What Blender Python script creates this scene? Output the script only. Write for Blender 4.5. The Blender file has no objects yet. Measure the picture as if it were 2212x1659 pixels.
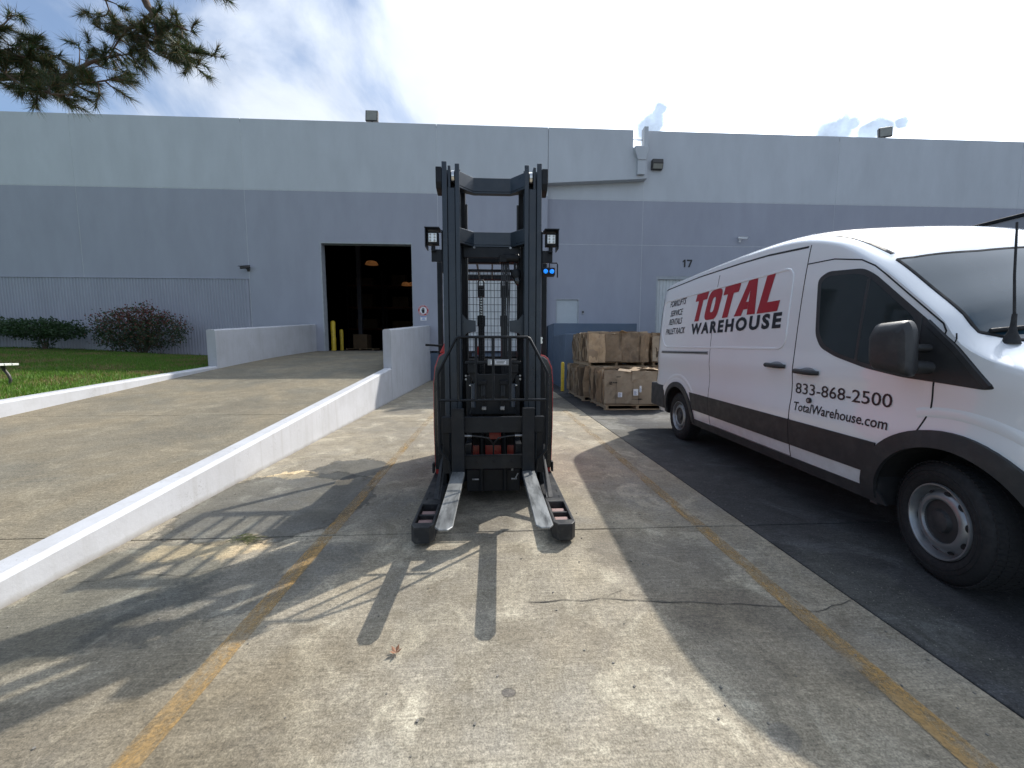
import bpy, bmesh, math, random
import numpy as np
from mathutils import Vector, Matrix, noise as mnoise
from mathutils.geometry import delaunay_2d_cdt
R = math.radians
random.seed(7)
rng = np.random.default_rng(11)
scene = bpy.context.scene
col = scene.collection

# ------------------------------------------------------------------ camera
cam_d = bpy.data.cameras.new('camera'); cam = bpy.data.objects.new('camera', cam_d); col.objects.link(cam)
cam.location = (0, 0, 1.4); cam.rotation_euler = (R(90-5.27), 0, R(-3.0))
cam_d.sensor_width = 36; cam_d.lens = 840/2212*36; cam_d.clip_start = .05; cam_d.clip_end = 3000
scene.camera = cam

# ------------------------------------------------------------------ sky and sun
SUN = Vector((.83, .78, 1.0)).normalized()          # direction towards the sun
sun_el = math.asin(SUN.z); sun_az = math.atan2(SUN.x, SUN.y)
sun_d = bpy.data.lights.new('sun', 'SUN'); sun_d.energy = 4.7; sun_d.angle = R(.6); sun_d.color = (1.0, .94, .85)
sun_o = bpy.data.objects.new('sun', sun_d); col.objects.link(sun_o)
sun_o.location = (20, 20, 30); sun_o.rotation_euler = (-SUN).to_track_quat('-Z', 'Y').to_euler()

w = bpy.data.worlds.new('World'); scene.world = w; w.use_nodes = True
nt = w.node_tree; nt.nodes.clear()
def N(t, kind, **kw):
    n = t.nodes.new(kind)
    for k, v in kw.items():
        if k in n.inputs.keys() if isinstance(k, str) else False: n.inputs[k].default_value = v
        else: setattr(n, k, v)
    return n
def math_n(t, op, a, b=None, c=None, clamp=False):
    n = t.nodes.new('ShaderNodeMath'); n.operation = op; n.use_clamp = clamp
    for i, v in enumerate((a, b, c)):
        if v is None: continue
        if isinstance(v, (int, float)): n.inputs[i].default_value = v
        else: t.links.new(v, n.inputs[i])
    return n.outputs[0]
def vmath(t, op, a, b=None, scale=None):
    n = t.nodes.new('ShaderNodeVectorMath'); n.operation = op
    for i, v in enumerate((a, b)):
        if v is None: continue
        if isinstance(v, (tuple, list, Vector)): n.inputs[i].default_value = tuple(v)
        else: t.links.new(v, n.inputs[i])
    if scale is not None:
        if isinstance(scale, (int, float)): n.inputs['Scale'].default_value = scale
        else: t.links.new(scale, n.inputs['Scale'])
    return n.outputs['Value'] if op in ('LENGTH', 'DOT_PRODUCT', 'DISTANCE') else n.outputs['Vector']
def ramp(t, fac, stops, interp='LINEAR'):
    n = t.nodes.new('ShaderNodeValToRGB'); n.color_ramp.interpolation = interp
    el = n.color_ramp.elements
    while len(el) < len(stops): el.new(.5)
    for e, (p, c) in zip(el, stops):
        e.position = p; e.color = (c, c, c, 1) if isinstance(c, (int, float)) else (*c, 1)
    t.links.new(fac, n.inputs[0]); return n.outputs[0]
def maprange(t, v, a, b, c=0., d=1., smooth=False):
    n = t.nodes.new('ShaderNodeMapRange'); n.clamp = True
    if smooth: n.interpolation_type = 'SMOOTHSTEP'
    t.links.new(v, n.inputs[0])
    for i, x in zip((1, 2, 3, 4), (a, b, c, d)): n.inputs[i].default_value = x
    return n.outputs[0]
def mixc(t, fac, a, b, mode='MIX'):
    n = t.nodes.new('ShaderNodeMix'); n.data_type = 'RGBA'; n.blend_type = mode; n.clamp_factor = True
    for s, v in ((n.inputs[0], fac), (n.inputs[6], a), (n.inputs[7], b)):
        if isinstance(v, (int, float)): s.default_value = v
        elif isinstance(v, (tuple, list)): s.default_value = (*v[:3], 1)
        else: t.links.new(v, s)
    return n.outputs[2]
def noise_n(t, vec, scale, detail=4, rough=.55, dist=0., out=0):
    n = t.nodes.new('ShaderNodeTexNoise'); n.inputs['Scale'].default_value = scale
    n.inputs['Detail'].default_value = detail; n.inputs['Roughness'].default_value = rough; n.inputs['Distortion'].default_value = dist
    if vec is not None: t.links.new(vec, n.inputs['Vector'])
    return n.outputs[out]

sky = nt.nodes.new('ShaderNodeTexSky'); sky.sky_type = 'NISHITA'; sky.sun_disc = False
sky.sun_elevation = sun_el; sky.sun_rotation = sun_az; sky.altitude = 50; sky.air_density = 1.0; sky.dust_density = .8; sky.ozone_density = 2.0
tc = nt.nodes.new('ShaderNodeTexCoord'); d = vmath(nt, 'NORMALIZE', tc.outputs['Generated'])
sep = nt.nodes.new('ShaderNodeSeparateXYZ'); nt.links.new(d, sep.inputs[0])
dz = math_n(nt, 'MAXIMUM', sep.outputs[2], 0.0)
inv = math_n(nt, 'DIVIDE', 1.0, math_n(nt, 'ADD', dz, .12))
plane = vmath(nt, 'SCALE', d, scale=inv)
mp = nt.nodes.new('ShaderNodeMapping'); mp.inputs['Rotation'].default_value = (0, 0, R(-35)); mp.inputs['Scale'].default_value = (1.0, .5, 1.0)
nt.links.new(plane, mp.inputs[0])
n1 = noise_n(nt, mp.outputs[0], 2.0, 8, .56, .5)
n2 = noise_n(nt, plane, .55, 3, .5, .2)
sdot = vmath(nt, 'DOT_PRODUCT', d, tuple(SUN))
near = maprange(nt, sdot, .62, .84, 0, 1, True)
cov = math_n(nt, 'ADD', math_n(nt, 'ADD', n1, math_n(nt, 'MULTIPLY', math_n(nt, 'SUBTRACT', n2, .5), .55)), math_n(nt, 'MULTIPLY', near, .36))
mask = maprange(nt, cov, .40, .68, 0.22, 1, True)
# sunlit cloud: brighter round the sun, grey where thick
glow = math_n(nt, 'POWER', math_n(nt, 'MAXIMUM', sdot, 0.0), 8.0)
bright = math_n(nt, 'ADD', 6.8, math_n(nt, 'MULTIPLY', glow, 26.0))
shade_n = maprange(nt, noise_n(nt, plane, 1.9, 6, .6, .3), .35, .7, 1.0, .80)
bright = math_n(nt, 'MULTIPLY', bright, shade_n)
ccol = vmath(nt, 'SCALE', (.87, .95, 1.08), scale=bright)
hs = nt.nodes.new('ShaderNodeHueSaturation'); hs.inputs['Saturation'].default_value = 1.25; nt.links.new(sky.outputs[0], hs.inputs['Color'])
skyc = mixc(nt, mask, hs.outputs[0], ccol)
# low grey cumulus puffs standing over the horizon
def puff(c, r, e):
    v = vmath(nt, 'SUBTRACT', d, Vector(c).normalized())
    nn = noise_n(nt, d, 26, 7, .62, .3, 1)
    v = vmath(nt, 'ADD', v, vmath(nt, 'SCALE', vmath(nt, 'SUBTRACT', nn, (.5, .5, .5)), scale=e))
    return maprange(nt, vmath(nt, 'LENGTH', v), r*.60, r*1.25, 1, 0, True)
PUFFS = [((.325,.829,.452),.030,.03), ((.606,.695,.380),.030,.03), ((.645,.667,.366),.022,.03), ((.3333,.8226,.4607),.028,.035), ((.339,.8104,.4778),.016,.03), ((.3187,.8345,.452),.02,.03),
         ((.6128,.6896,.3858),.026,.035), ((.6253,.6765,.3889),.014,.03), ((.657,.657,.3696),.018,.035), ((.672,.641,.3705),.011,.03)]

pm = None
for c, r, e in PUFFS:
    q = puff(c, r, e)
    pm = q if pm is None else math_n(nt, 'MAXIMUM', pm, q)
pn = maprange(nt, noise_n(nt, d, 30, 6, .6), .35, .65, 3.2, 5.0)
skyc = mixc(nt, math_n(nt, 'MULTIPLY', pm, .96), skyc, vmath(nt, 'SCALE', (.86, 1.1, 1.45), scale=pn))
bg = nt.nodes.new('ShaderNodeBackground'); bg.inputs[1].default_value = .13
nt.links.new(skyc, bg.inputs[0])
wo = nt.nodes.new('ShaderNodeOutputWorld'); nt.links.new(bg.outputs[0], wo.inputs[0])

vs = scene.view_settings; scene.display_settings.display_device = 'sRGB'
vs.view_transform = 'Standard'; vs.look = 'None'; vs.exposure = 0.28; vs.gamma = 1.0; vs.use_curve_mapping = False

# ------------------------------------------------------------------ mesh helpers
class MB:
    def __init__(s, origin=(0, 0, 0)): s.v = []; s.f = []; s.o = Vector(origin); s.c = []
    def add(s, vs_, fs_, color=None):
        n = len(s.v); s.v += [tuple(Vector(p)-s.o) for p in vs_]; s.f += [tuple(i+n for i in f) for f in fs_]
        s.c += [color]*len(fs_); return s
    def box(s, x0, x1, y0, y1, z0, z1, color=None):
        return s.add([(x0,y0,z0),(x1,y0,z0),(x1,y1,z0),(x0,y1,z0),(x0,y0,z1),(x1,y0,z1),(x1,y1,z1),(x0,y1,z1)],
                     [(0,3,2,1),(4,5,6,7),(0,1,5,4),(1,2,6,5),(2,3,7,6),(3,0,4,7)], color)
    def obox(s, c, size, rot=None, color=None):
        m = rot if rot is not None else Matrix.Identity(3)
        h = [a/2 for a in size]; c = Vector(c)
        P = [c+m@Vector((sx*h[0], sy*h[1], sz*h[2])) for sz in (-1,1) for sx, sy in ((-1,-1),(1,-1),(1,1),(-1,1))]
        return s.add(P, [(0,3,2,1),(4,5,6,7),(0,1,5,4),(1,2,6,5),(2,3,7,6),(3,0,4,7)], color)
    def bar(s, p0, p1, wd, th, upv=(0,0,1), color=None):
        p0 = Vector(p0); p1 = Vector(p1); x = (p1-p0); L = x.length; x.normalize()
        y = Vector(upv).cross(x)
        if y.length < 1e-5: y = Vector((0,1,0)).cross(x)
        y.normalize(); z = x.cross(y)
        return s.obox((p0+p1)/2, (L, wd, th), Matrix((x, y, z)).transposed(), color)
    def cyl(s, p0, p1, r, n=16, r2=None, cap=True):
        p0 = Vector(p0); p1 = Vector(p1); r2 = r if r2 is None else r2
        z = (p1-p0).normalized(); a = Vector((1,0,0)) if abs(z.x) < .9 else Vector((0,1,0))
        x = z.cross(a).normalized(); y = z.cross(x)
        P = []
        for p, q in ((p0, r), (p1, r2)):
            for i in range(n):
                t = 2*math.pi*i/n; P.append(p+x*(math.cos(t)*q)+y*(math.sin(t)*q))
        F = [(i, (i+1) % n, n+(i+1) % n, n+i) for i in range(n)]
        if cap: F += [tuple(range(n-1, -1, -1)), tuple(range(n, 2*n))]
        return s.add(P, F)
    def tube(s, path, r, n=8, closed=False, cap=True):
        P = [Vector(p) for p in path]; m = len(P); V = []; F = []
        rr = r if isinstance(r, (list, tuple)) else [r]*m
        prev = None
        for i, p in enumerate(P):
            if closed: t = (P[(i+1) % m]-P[i-1])
            else: t = P[min(i+1, m-1)]-P[max(i-1, 0)]
            t.normalize()
            if prev is None:
                a = Vector((0,0,1)) if abs(t.z) < .9 else Vector((1,0,0)); x = t.cross(a).normalized()
            else:
                x = prev-t*prev.dot(t)
                x = x.normalized() if x.length > 1e-6 else t.cross(Vector((0,0,1))).normalized()
            prev = x; y = t.cross(x)
            for k in range(n):
                an = 2*math.pi*k/n; V.append(p+(x*math.cos(an)+y*math.sin(an))*rr[i])
        for i in range(m if closed else m-1):
            j = (i+1) % m
            for k in range(n):
                l = (k+1) % n; F.append((i*n+k, i*n+l, j*n+l, j*n+k))
        if cap and not closed: F += [tuple(range(n-1,-1,-1)), tuple((m-1)*n+k for k in range(n))]
        return s.add(V, F)
    def prism(s, poly, axis, a, b, color=None):
        # poly in the two other axes, in order (x,y),(x,z),(y,z)
        def P(u, v, t): return {'x': (t,u,v), 'y': (u,t,v), 'z': (u,v,t)}[axis]
        n = len(poly); V = [P(u,v,a) for u,v in poly]+[P(u,v,b) for u,v in poly]
        F = [tuple(range(n)), tuple(range(2*n-1, n-1, -1))]+[(i, n+i, n+(i+1) % n, (i+1) % n) for i in range(n)]
        return s.add(V, F, color)
    def lathe(s, prof, c, axis, n=24):
        # prof: (radius, along-axis) list
        z = Vector(axis).normalized(); a = Vector((0,0,1)) if abs(z.z) < .9 else Vector((1,0,0))
        x = z.cross(a).normalized(); y = z.cross(x); c = Vector(c); V = []; F = []
        for r, h in prof:
            for k in range(n):
                t = 2*math.pi*k/n; V.append(c+z*h+(x*math.cos(t)+y*math.sin(t))*r)
        for i in range(len(prof)-1):
            for k in range(n):
                l = (k+1) % n; F.append((i*n+k, i*n+l, (i+1)*n+l, (i+1)*n+k))
        return s.add(V, F)
    def build(s, name, mat, parent=None, bevel=0, smooth=None, seg=1, recalc=True):
        me = bpy.data.meshes.new(name); me.from_pydata(s.v, [], s.f)
        if bevel or recalc or any(c is not None for c in s.c):
            bm = bmesh.new(); bm.from_mesh(me)
            if any(c is not None for c in s.c):
                lay = bm.loops.layers.float_color.new('tint')
                bm.faces.ensure_lookup_table()
                for f, c in zip(bm.faces, s.c):
                    for l in f.loops: l[lay] = (*(c or (1,1,1)), 1)
            if recalc: bmesh.ops.recalc_face_normals(bm, faces=bm.faces)
            if bevel:
                ed = [e for e in bm.edges if len(e.link_faces) == 2 and e.calc_face_angle(0) > R(35)]
                bmesh.ops.bevel(bm, geom=ed, offset=bevel, segments=seg, profile=.6, affect='EDGES', clamp_overlap=True)
            bm.to_mesh(me); bm.free()
        if smooth is not None:
            for p in me.polygons: p.use_smooth = True
            me.set_sharp_from_angle(angle=R(smooth))
        me.materials.append(mat)
        o = bpy.data.objects.new(name, me); col.objects.link(o)
        if parent: o.parent = parent
        return o
def thing(name, label, cat, loc=(0,0,0), rotz=0, group=None):
    o = bpy.data.objects.new(name, None); col.objects.link(o); o.empty_display_size = .1
    o.location = loc; o.rotation_euler = (0, 0, rotz); tag(o, label, cat, group); return o
def tag(o, label=None, cat=None, group=None, kind=None):
    if label: o['label'] = label
    if cat: o['category'] = cat
    if group: o['group'] = group
    if kind: o['kind'] = kind
    return o
def copy_tree(o, parent=None):
    c = o.copy(); col.objects.link(c); c.parent = parent
    for ch in o.children: copy_tree(ch, c)
    return c

# ------------------------------------------------------------------ material helpers
MATS = {}
def mat(name, color, rough=.5, metal=0., var=.12, vscale=6., bump=0., bscale=60., coat=0., dirt=None, spec=.5, tint=False, stretch=None, fine=0.):
    if name in MATS: return MATS[name]
    m = bpy.data.materials.new(name); m.use_nodes = True; t = m.node_tree; b = t.nodes['Principled BSDF']
    co = t.nodes.new('ShaderNodeTexCoord').outputs['Object']
    if stretch:
        q = t.nodes.new('ShaderNodeMapping'); q.inputs['Scale'].default_value = stretch; t.links.new(co, q.inputs[0]); co = q.outputs[0]
    n = noise_n(t, co, vscale, 6, .6)
    k = maprange(t, n, .3, .7, 1-var, 1+var)
    if fine:
        k = math_n(t, 'MULTIPLY', k, maprange(t, noise_n(t, co, vscale*40, 2, .6), .3, .7, 1-fine, 1+fine))
    base = (*color, 1)
    if tint:
        a = t.nodes.new('ShaderNodeVertexColor'); a.layer_name = 'tint'
        base_s = mixc(t, 1.0, a.outputs[0], color, 'MULTIPLY')
        cc = vmath(t, 'SCALE', base_s, scale=k)
    else:
        cc = vmath(t, 'SCALE', tuple(color), scale=k)
    if dirt:
        dc, amt, ds = dirt
        dn = maprange(t, noise_n(t, co, ds, 8, .68), .5, .72, 0, amt)
        cc = mixc(t, dn, cc, dc)
    t.links.new(cc, b.inputs['Base Color'])
    b.inputs['Metallic'].default_value = metal
    b.inputs['Specular IOR Level'].default_value = spec
    rr = maprange(t, noise_n(t, co, vscale*2.3, 5, .6), .3, .7, max(.02, rough*.8), min(1, rough*1.2)); t.links.new(rr, b.inputs['Roughness'])
    if coat: b.inputs['Coat Weight'].default_value = coat; b.inputs['Coat Roughness'].default_value = .04
    if bump:
        bn = t.nodes.new('ShaderNodeBump'); bn.inputs['Strength'].default_value = bump; bn.inputs['Distance'].default_value = .01
        t.links.new(noise_n(t, co, bscale, 5, .65), bn.inputs['Height']); t.links.new(bn.outputs[0], b.inputs['Normal'])
    MATS[name] = m; return m

M_black = mat('black_paint', (.009, .0108, .0138), .42, var=.25, vscale=5, dirt=((.06,.058,.054), .2, 9), spec=.25)
M_mast = mat('mast_paint', (.019, .029, .041), .32, var=.15, vscale=4, dirt=((.07,.07,.07), .25, 7))
M_dark = mat('dark_metal', (.008, .009, .011), .5, var=.3, vscale=8, spec=.25)
M_chrome = mat('bright_steel', (.62, .62, .60), .22, 1., var=.08)
M_steel = mat('worn_steel', (.30, .30, .30), .42, .7, var=.3, vscale=18, dirt=((.05,.05,.05), .9, 22), stretch=(1,.35,1))
M_red = mat('red_paint', (.42, .017, .014), .32, var=.12, coat=.3)
M_rubber = mat('black_rubber', (.017, .017, .018), .75, var=.3, vscale=20, bump=.15, bscale=90)
M_hose = mat('hose_rubber', (.012, .012, .013), .45, var=.2)
M_yellow = mat('yellow_paint', (.62, .43, .03), .5, var=.14, vscale=5, dirt=((.15,.12,.07), .6, 8))
def whitewall():
    m = bpy.data.materials.new('white_painted_concrete'); m.use_nodes = True; t = m.node_tree; b = t.nodes['Principled BSDF']
    g = t.nodes.new('ShaderNodeNewGeometry').outputs['Position']
    c = mixc(t, maprange(t, noise_n(t, g, 1.3, 6, .65), .38, .66), (.46,.47,.495), (.40,.405,.42))
    sc = math_n(t, 'MULTIPLY', maprange(t, noise_n(t, g, 34, 5, .7, 1.5), .56, .64), maprange(t, noise_n(t, g, 1.9, 4, .6), .54, .62))
    c = mixc(t, math_n(t, 'MULTIPLY', sc, .65), c, (.20,.19,.18))
    q = t.nodes.new('ShaderNodeMapping'); q.inputs['Scale'].default_value = (9, 9, .8); t.links.new(g, q.inputs[0])
    c = mixc(t, maprange(t, noise_n(t, q.outputs[0], 1, 5, .65), .52, .75, 0, .4), c, (.30,.29,.275))
    chip = maprange(t, noise_n(t, g, 11, 7, .75, .6), .70, .73)
    c = mixc(t, math_n(t, 'MULTIPLY', chip, .8), c, (.24,.22,.19))
    sx = t.nodes.new('ShaderNodeSeparateXYZ'); t.links.new(g, sx.inputs[0])
    foot = maprange(t, math_n(t, 'ADD', sx.outputs[2], math_n(t, 'MULTIPLY', noise_n(t, g, 6, 5, .7), .07)), .03, .085, 1, 0)
    c = mixc(t, math_n(t, 'MULTIPLY', foot, .7), c, (.19,.165,.125))
    t.links.new(c, b.inputs['Base Color']); b.inputs['Roughness'].default_value = .75
    bp = t.nodes.new('ShaderNodeBump'); bp.inputs['Strength'].default_value = .35; bp.inputs['Distance'].default_value = .008
    t.links.new(noise_n(t, g, 18, 6, .65), bp.inputs['Height']); t.links.new(bp.outputs[0], b.inputs['Normal'])
    return m
M_whitewall = whitewall()
M_label = mat('white_label', (.75, .76, .78), .5, var=.04)
M_ink = mat('black_ink', (.012, .012, .014), .5, var=.1)

# ------------------------------------------------------------------ ground
def concrete_mat(name, base, alt, stains_shade=(), broom=True, dark=None, gscale=1.0, specks=0., mott=1.0):
    m = bpy.data.materials.new(name); m.use_nodes = True; t = m.node_tree; b = t.nodes['Principled BSDF']
    g = t.nodes.new('ShaderNodeNewGeometry').outputs['Position']
    big = noise_n(t, g, .9*gscale, 6, .62, .6)
    med = noise_n(t, g, 4.5*gscale, 7, .66, .4)
    c = mixc(t, maprange(t, big, .36, .64), base, alt)
    c = mixc(t, maprange(t, med, .42, .66, 0, .80*mott), c, tuple(x*.56 for x in base))
    c = mixc(t, maprange(t, noise_n(t, g, 2.2*gscale, 6, .7, 1.0), .52, .66, 0, .8*mott), c, (base[0]*1.32, base[1]*1.38, base[2]*1.45))
    # traffic film: broad, soft and darker blotches
    c = mixc(t, maprange(t, noise_n(t, g, .55*gscale, 8, .72, 1.4), .48, .64, 0, .55*mott), c, tuple(x*.5 for x in base))
    # aggregate grain and broom marks across the lane
    gr = noise_n(t, g, 130, 3, .75)
    k = maprange(t, gr, .28, .72, .50, 1.50)
    gr2 = noise_n(t, g, 46, 3, .7)
    k = math_n(t, 'MULTIPLY', k, maprange(t, gr2, .3, .7, .68, 1.32))
    if broom:
        q = t.nodes.new('ShaderNodeMapping'); q.inputs['Scale'].default_value = (5, 95, 5); t.links.new(g, q.inputs[0])
        br = noise_n(t, q.outputs[0], 1.0, 3, .6)
        k = math_n(t, 'MULTIPLY', k, maprange(t, br, .3, .7, .84, 1.16))
    c = vmath(t, 'SCALE', c, scale=k)
    # pits and specks
    vo = t.nodes.new('ShaderNodeTexVoronoi'); vo.inputs['Scale'].default_value = 34; t.links.new(g, vo.inputs['Vector'])
    sp = math_n(t, 'MULTIPLY', maprange(t, vo.outputs['Distance'], .05, .12, 1, 0), maprange(t, noise_n(t, g, 7, 2), .55, .62))
    c = mixc(t, math_n(t, 'MULTIPLY', sp, .7), c, (.05, .047, .042))
    if specks:
        v2 = t.nodes.new('ShaderNodeTexVoronoi'); v2.inputs['Scale'].default_value = 75; t.links.new(g, v2.inputs['Vector'])
        c = mixc(t, math_n(t, 'MULTIPLY', math_n(t, 'MULTIPLY', maprange(t, v2.outputs['Distance'], .12, .22, 1, 0), maprange(t, noise_n(t, g, 30, 2), .5, .6)), specks), c, (.30,.29,.26))
    warp = vmath(t, 'SCALE', vmath(t, 'SUBTRACT', noise_n(t, g, 2.6, 7, .68, 0, 1), (.5, .5, .5)), scale=1.0)
    warp2 = vmath(t, 'SCALE', vmath(t, 'SUBTRACT', noise_n(t, g, 14, 5, .6, 0, 1), (.5, .5, .5)), scale=.18)
    wet_shade_m = None
    for (x, y, rx, ry, rot, wamt, edge, amt, colr) in stains_shade:
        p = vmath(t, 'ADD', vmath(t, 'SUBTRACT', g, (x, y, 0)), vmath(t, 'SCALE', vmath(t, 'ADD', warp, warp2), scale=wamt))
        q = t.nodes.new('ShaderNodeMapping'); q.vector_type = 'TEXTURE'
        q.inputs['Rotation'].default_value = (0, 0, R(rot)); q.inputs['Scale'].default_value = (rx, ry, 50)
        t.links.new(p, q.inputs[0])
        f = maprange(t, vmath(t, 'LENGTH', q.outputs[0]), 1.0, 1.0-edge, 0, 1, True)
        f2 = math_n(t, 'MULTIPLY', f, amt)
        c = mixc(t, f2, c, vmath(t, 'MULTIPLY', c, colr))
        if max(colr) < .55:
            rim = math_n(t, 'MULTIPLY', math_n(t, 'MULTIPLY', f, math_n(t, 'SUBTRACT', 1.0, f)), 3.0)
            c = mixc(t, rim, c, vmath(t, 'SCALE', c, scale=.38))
        if max(colr) < .75: wet_shade_m = f2 if wet_shade_m is None else math_n(t, 'MAXIMUM', wet_shade_m, f2)
    t.links.new(c, b.inputs['Base Color'])
    if wet_shade_m is not None:
        t.links.new(maprange(t, wet_shade_m, 0, 1, .86, .55), b.inputs['Roughness'])
    else: b.inputs['Roughness'].default_value = .86
    b.inputs['Specular IOR Level'].default_value = .3
    bp = t.nodes.new('ShaderNodeBump'); bp.inputs['Strength'].default_value = .5; bp.inputs['Distance'].default_value = .004
    t.links.new(math_n(t, 'ADD', gr, math_n(t, 'MULTIPLY', gr2, .8)), bp.inputs['Height']); t.links.new(bp.outputs[0], b.inputs['Normal'])
    return m

D = (.42, .42, .44)
STAINS_SHADE = [ # x, y, rx, ry, rot, warp, edge, amount, multiply colour
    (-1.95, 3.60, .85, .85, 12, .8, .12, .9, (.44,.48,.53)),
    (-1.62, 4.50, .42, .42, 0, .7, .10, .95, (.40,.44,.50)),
    (-2.20, 2.25, .55, .70, -20, .8, .18, .85, (.50,.54,.56)),  # this and the next two: damp stain plus forklift shadow put into the colour
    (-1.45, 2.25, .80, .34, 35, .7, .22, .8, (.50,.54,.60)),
    (-2.0, 1.65, .75, .45, 30, .9, .4, .7, (.60,.59,.56)),
    (-2.18, 4.33, .30, .14, 10, .55, .15, 1, (2.5,2.2,1.75)),
    (-1.57, 4.04, .10, .10, 0, .35, .15, 1, (2.3,2.0,1.6)),
    (-2.0, 2.70, .46, .17, 14, .5, .3, .95, (2.1,1.85,1.5)),
    (-2.1, 2.45, .10, .07, 0, .2, .3, .8, (1.6,1.5,1.4)),
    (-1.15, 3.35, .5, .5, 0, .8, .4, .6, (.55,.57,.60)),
    (-.1, 3.3, .55, .75, 0, .5, .5, .6, (.6,.6,.62)),
    (-1.9, 8.6, .55, .5, 0, .5, .3, .6, (.62,.64,.68)),
    (2.6, 9.8, 1.5, 1.4, 0, 1.2, .4, .9, (.42,.43,.45)),
    (1.1, 2.3, .45, .75, 25, .8, .4, .7, (.55,.53,.52)),
    (1.35, 1.75, .55, .5, 0, .8, .4, .6, (.58,.56,.55)),
    (.95, 4.2, .45, 1.1, 0, .8, .4, .5, (.6,.58,.56)),
    (1.046, 1.233, .075, .058, 35, .05, .25, .8, (.62,.64,.69)),
    (.065, 1.461, .032, .024, 0, .03, .35, .9, (.45,.45,.5)),
    (-.28, 1.36, .022, .015, 30, .03, .35, .9, (.5,.5,.5)),
    (-1.25, 1.15, .95, .75, 25, .7, .5, .75, (.64,.60,.53)),  # broad brownish darkening at the near left
    (1.5, 1.1, .6, .5, 0, .8, .5, .45, (.7,.67,.62)),
    (.75, 3.0, .28, .8, 10, .7, .5, .5, (.62,.60,.56)),
    (-.75, 1.75, .5, .22, 15, .8, .5, .45, (.66,.63,.58)),
    (.35, 1.75, .4, .2, -10, .7, .5, .45, (.68,.64,.58)),
    (-.9, 1.15, .35, .25, 0, .7, .5, .5, (.62,.60,.56)),
    (.25, 1.25, .5, .3, 0, .6, .5, .4, (1.25,1.27,1.3)),
    (-.3, 1.15, .3, .25, 0, .6, .5, .4, (1.2,1.25,1.32)),
]
M_conc = concrete_mat('broom_finished_concrete', (.31, .27, .198), (.205, .19, .160), STAINS_SHADE)
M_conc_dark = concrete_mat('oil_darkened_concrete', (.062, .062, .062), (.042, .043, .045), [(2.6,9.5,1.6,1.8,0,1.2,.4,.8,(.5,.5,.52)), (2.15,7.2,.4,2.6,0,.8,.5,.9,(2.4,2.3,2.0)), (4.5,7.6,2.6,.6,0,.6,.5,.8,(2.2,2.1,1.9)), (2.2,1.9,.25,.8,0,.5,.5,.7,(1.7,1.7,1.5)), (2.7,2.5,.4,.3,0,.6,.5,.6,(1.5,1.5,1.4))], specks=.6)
M_conc_ramp = concrete_mat('ramp_concrete', (.225, .190, .130), (.158, .145, .112), [(-4.2,6.2,.7,1.6,10,1.2,.5,.5,(.72,.75,.8)), (-5.6,9.0,.8,1.2,0,1.2,.5,.45,(.75,.78,.82)), (-6.3,8,.5,1.5,0,1,.5,.4,(1.25,1.2,1.1))], mott=.5)
M_soil = mat('soil', (.10, .07, .045), .95, var=.35, vscale=9, bump=.8, bscale=60)
M_asph = mat('asphalt', (.06, .06, .062), .9, var=.25, vscale=20, bump=.5, bscale=150, fine=.3)

g = MB(); g.add([(-600,-600,-.06),(600,-600,-.06),(600,900,-.06),(-600,900,-.06)], [(0,1,2,3)])
ground = tag(g.build('ground', M_asph), kind='structure')
pav = bpy.data.objects.new('pavement', None); col.objects.link(pav); tag(pav, kind='structure')
XS = [-2.66, 2.015, 6.7, 11.4]; YS = [-6.4, -1.8, 2.868, 7.45, 12.2, 16.97]
def slab(x0, x1, y0, y1, m, name='concrete_slab', z=0., g_=.005):
    b = MB(); b.box(x0+g_, x1-g_, y0+g_, y1-g_, z-.055, z)
    return b.build(name, m, pav, bevel=.004)
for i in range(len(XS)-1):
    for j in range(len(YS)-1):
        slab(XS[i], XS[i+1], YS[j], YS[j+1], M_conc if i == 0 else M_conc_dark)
for y0, y1 in ((-6.4,-1.8),(-1.8,1.9)):
    slab(-7.4, -2.66, y0, y1, M_conc)
# surface cracks: shallow ribbons of dirt filling the crack
def crack(pts, wd, name='crack'):
    b = MB(); P = []
    for (x0,y0),(x1,y1) in zip(pts, pts[1:]):
        n = max(2, int(math.hypot(x1-x0, y1-y0)/.05))
        for k in range(n): P.append((x0+(x1-x0)*k/n, y0+(y1-y0)*k/n))
    P.append(pts[-1])
    V = []; F = []
    for i, (x, y) in enumerate(P):
        j = mnoise.noise(Vector((x*9, y*9, 3)))*.016+mnoise.noise(Vector((x*31, y*31, 5)))*.006
        ww = wd*(.4+.9*abs(mnoise.noise(Vector((x*13, y*7, 9)))+.4))
        if i in (0, len(P)-1): ww *= .2
        V += [(x, y+j-ww, .0035), (x, y+j+ww, .0035)]
    F = [(2*i, 2*i+1, 2*i+3, 2*i+2) for i in range(len(P)-1)]
    b.add(V, F); o = b.build(name, mat('crack_dirt', (.045,.042,.037), .95, var=.3), pav)
crack([(.18,2.02),(.6,2.03),(1.0,1.98),(1.5,1.93),(1.72,1.86),(1.85,1.9),(2.01,1.95)], .0032)
crack([(.62,2.03),(.75,2.1),(.85,2.02),(1.0,1.98)], .0016)
crack([(1.4,1.95),(1.5,1.82),(1.62,1.72)], .0014)
crack([(-2.6,2.3),(-2.2,2.42),(-1.9,2.38),(-1.5,2.55)], .0022)

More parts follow.
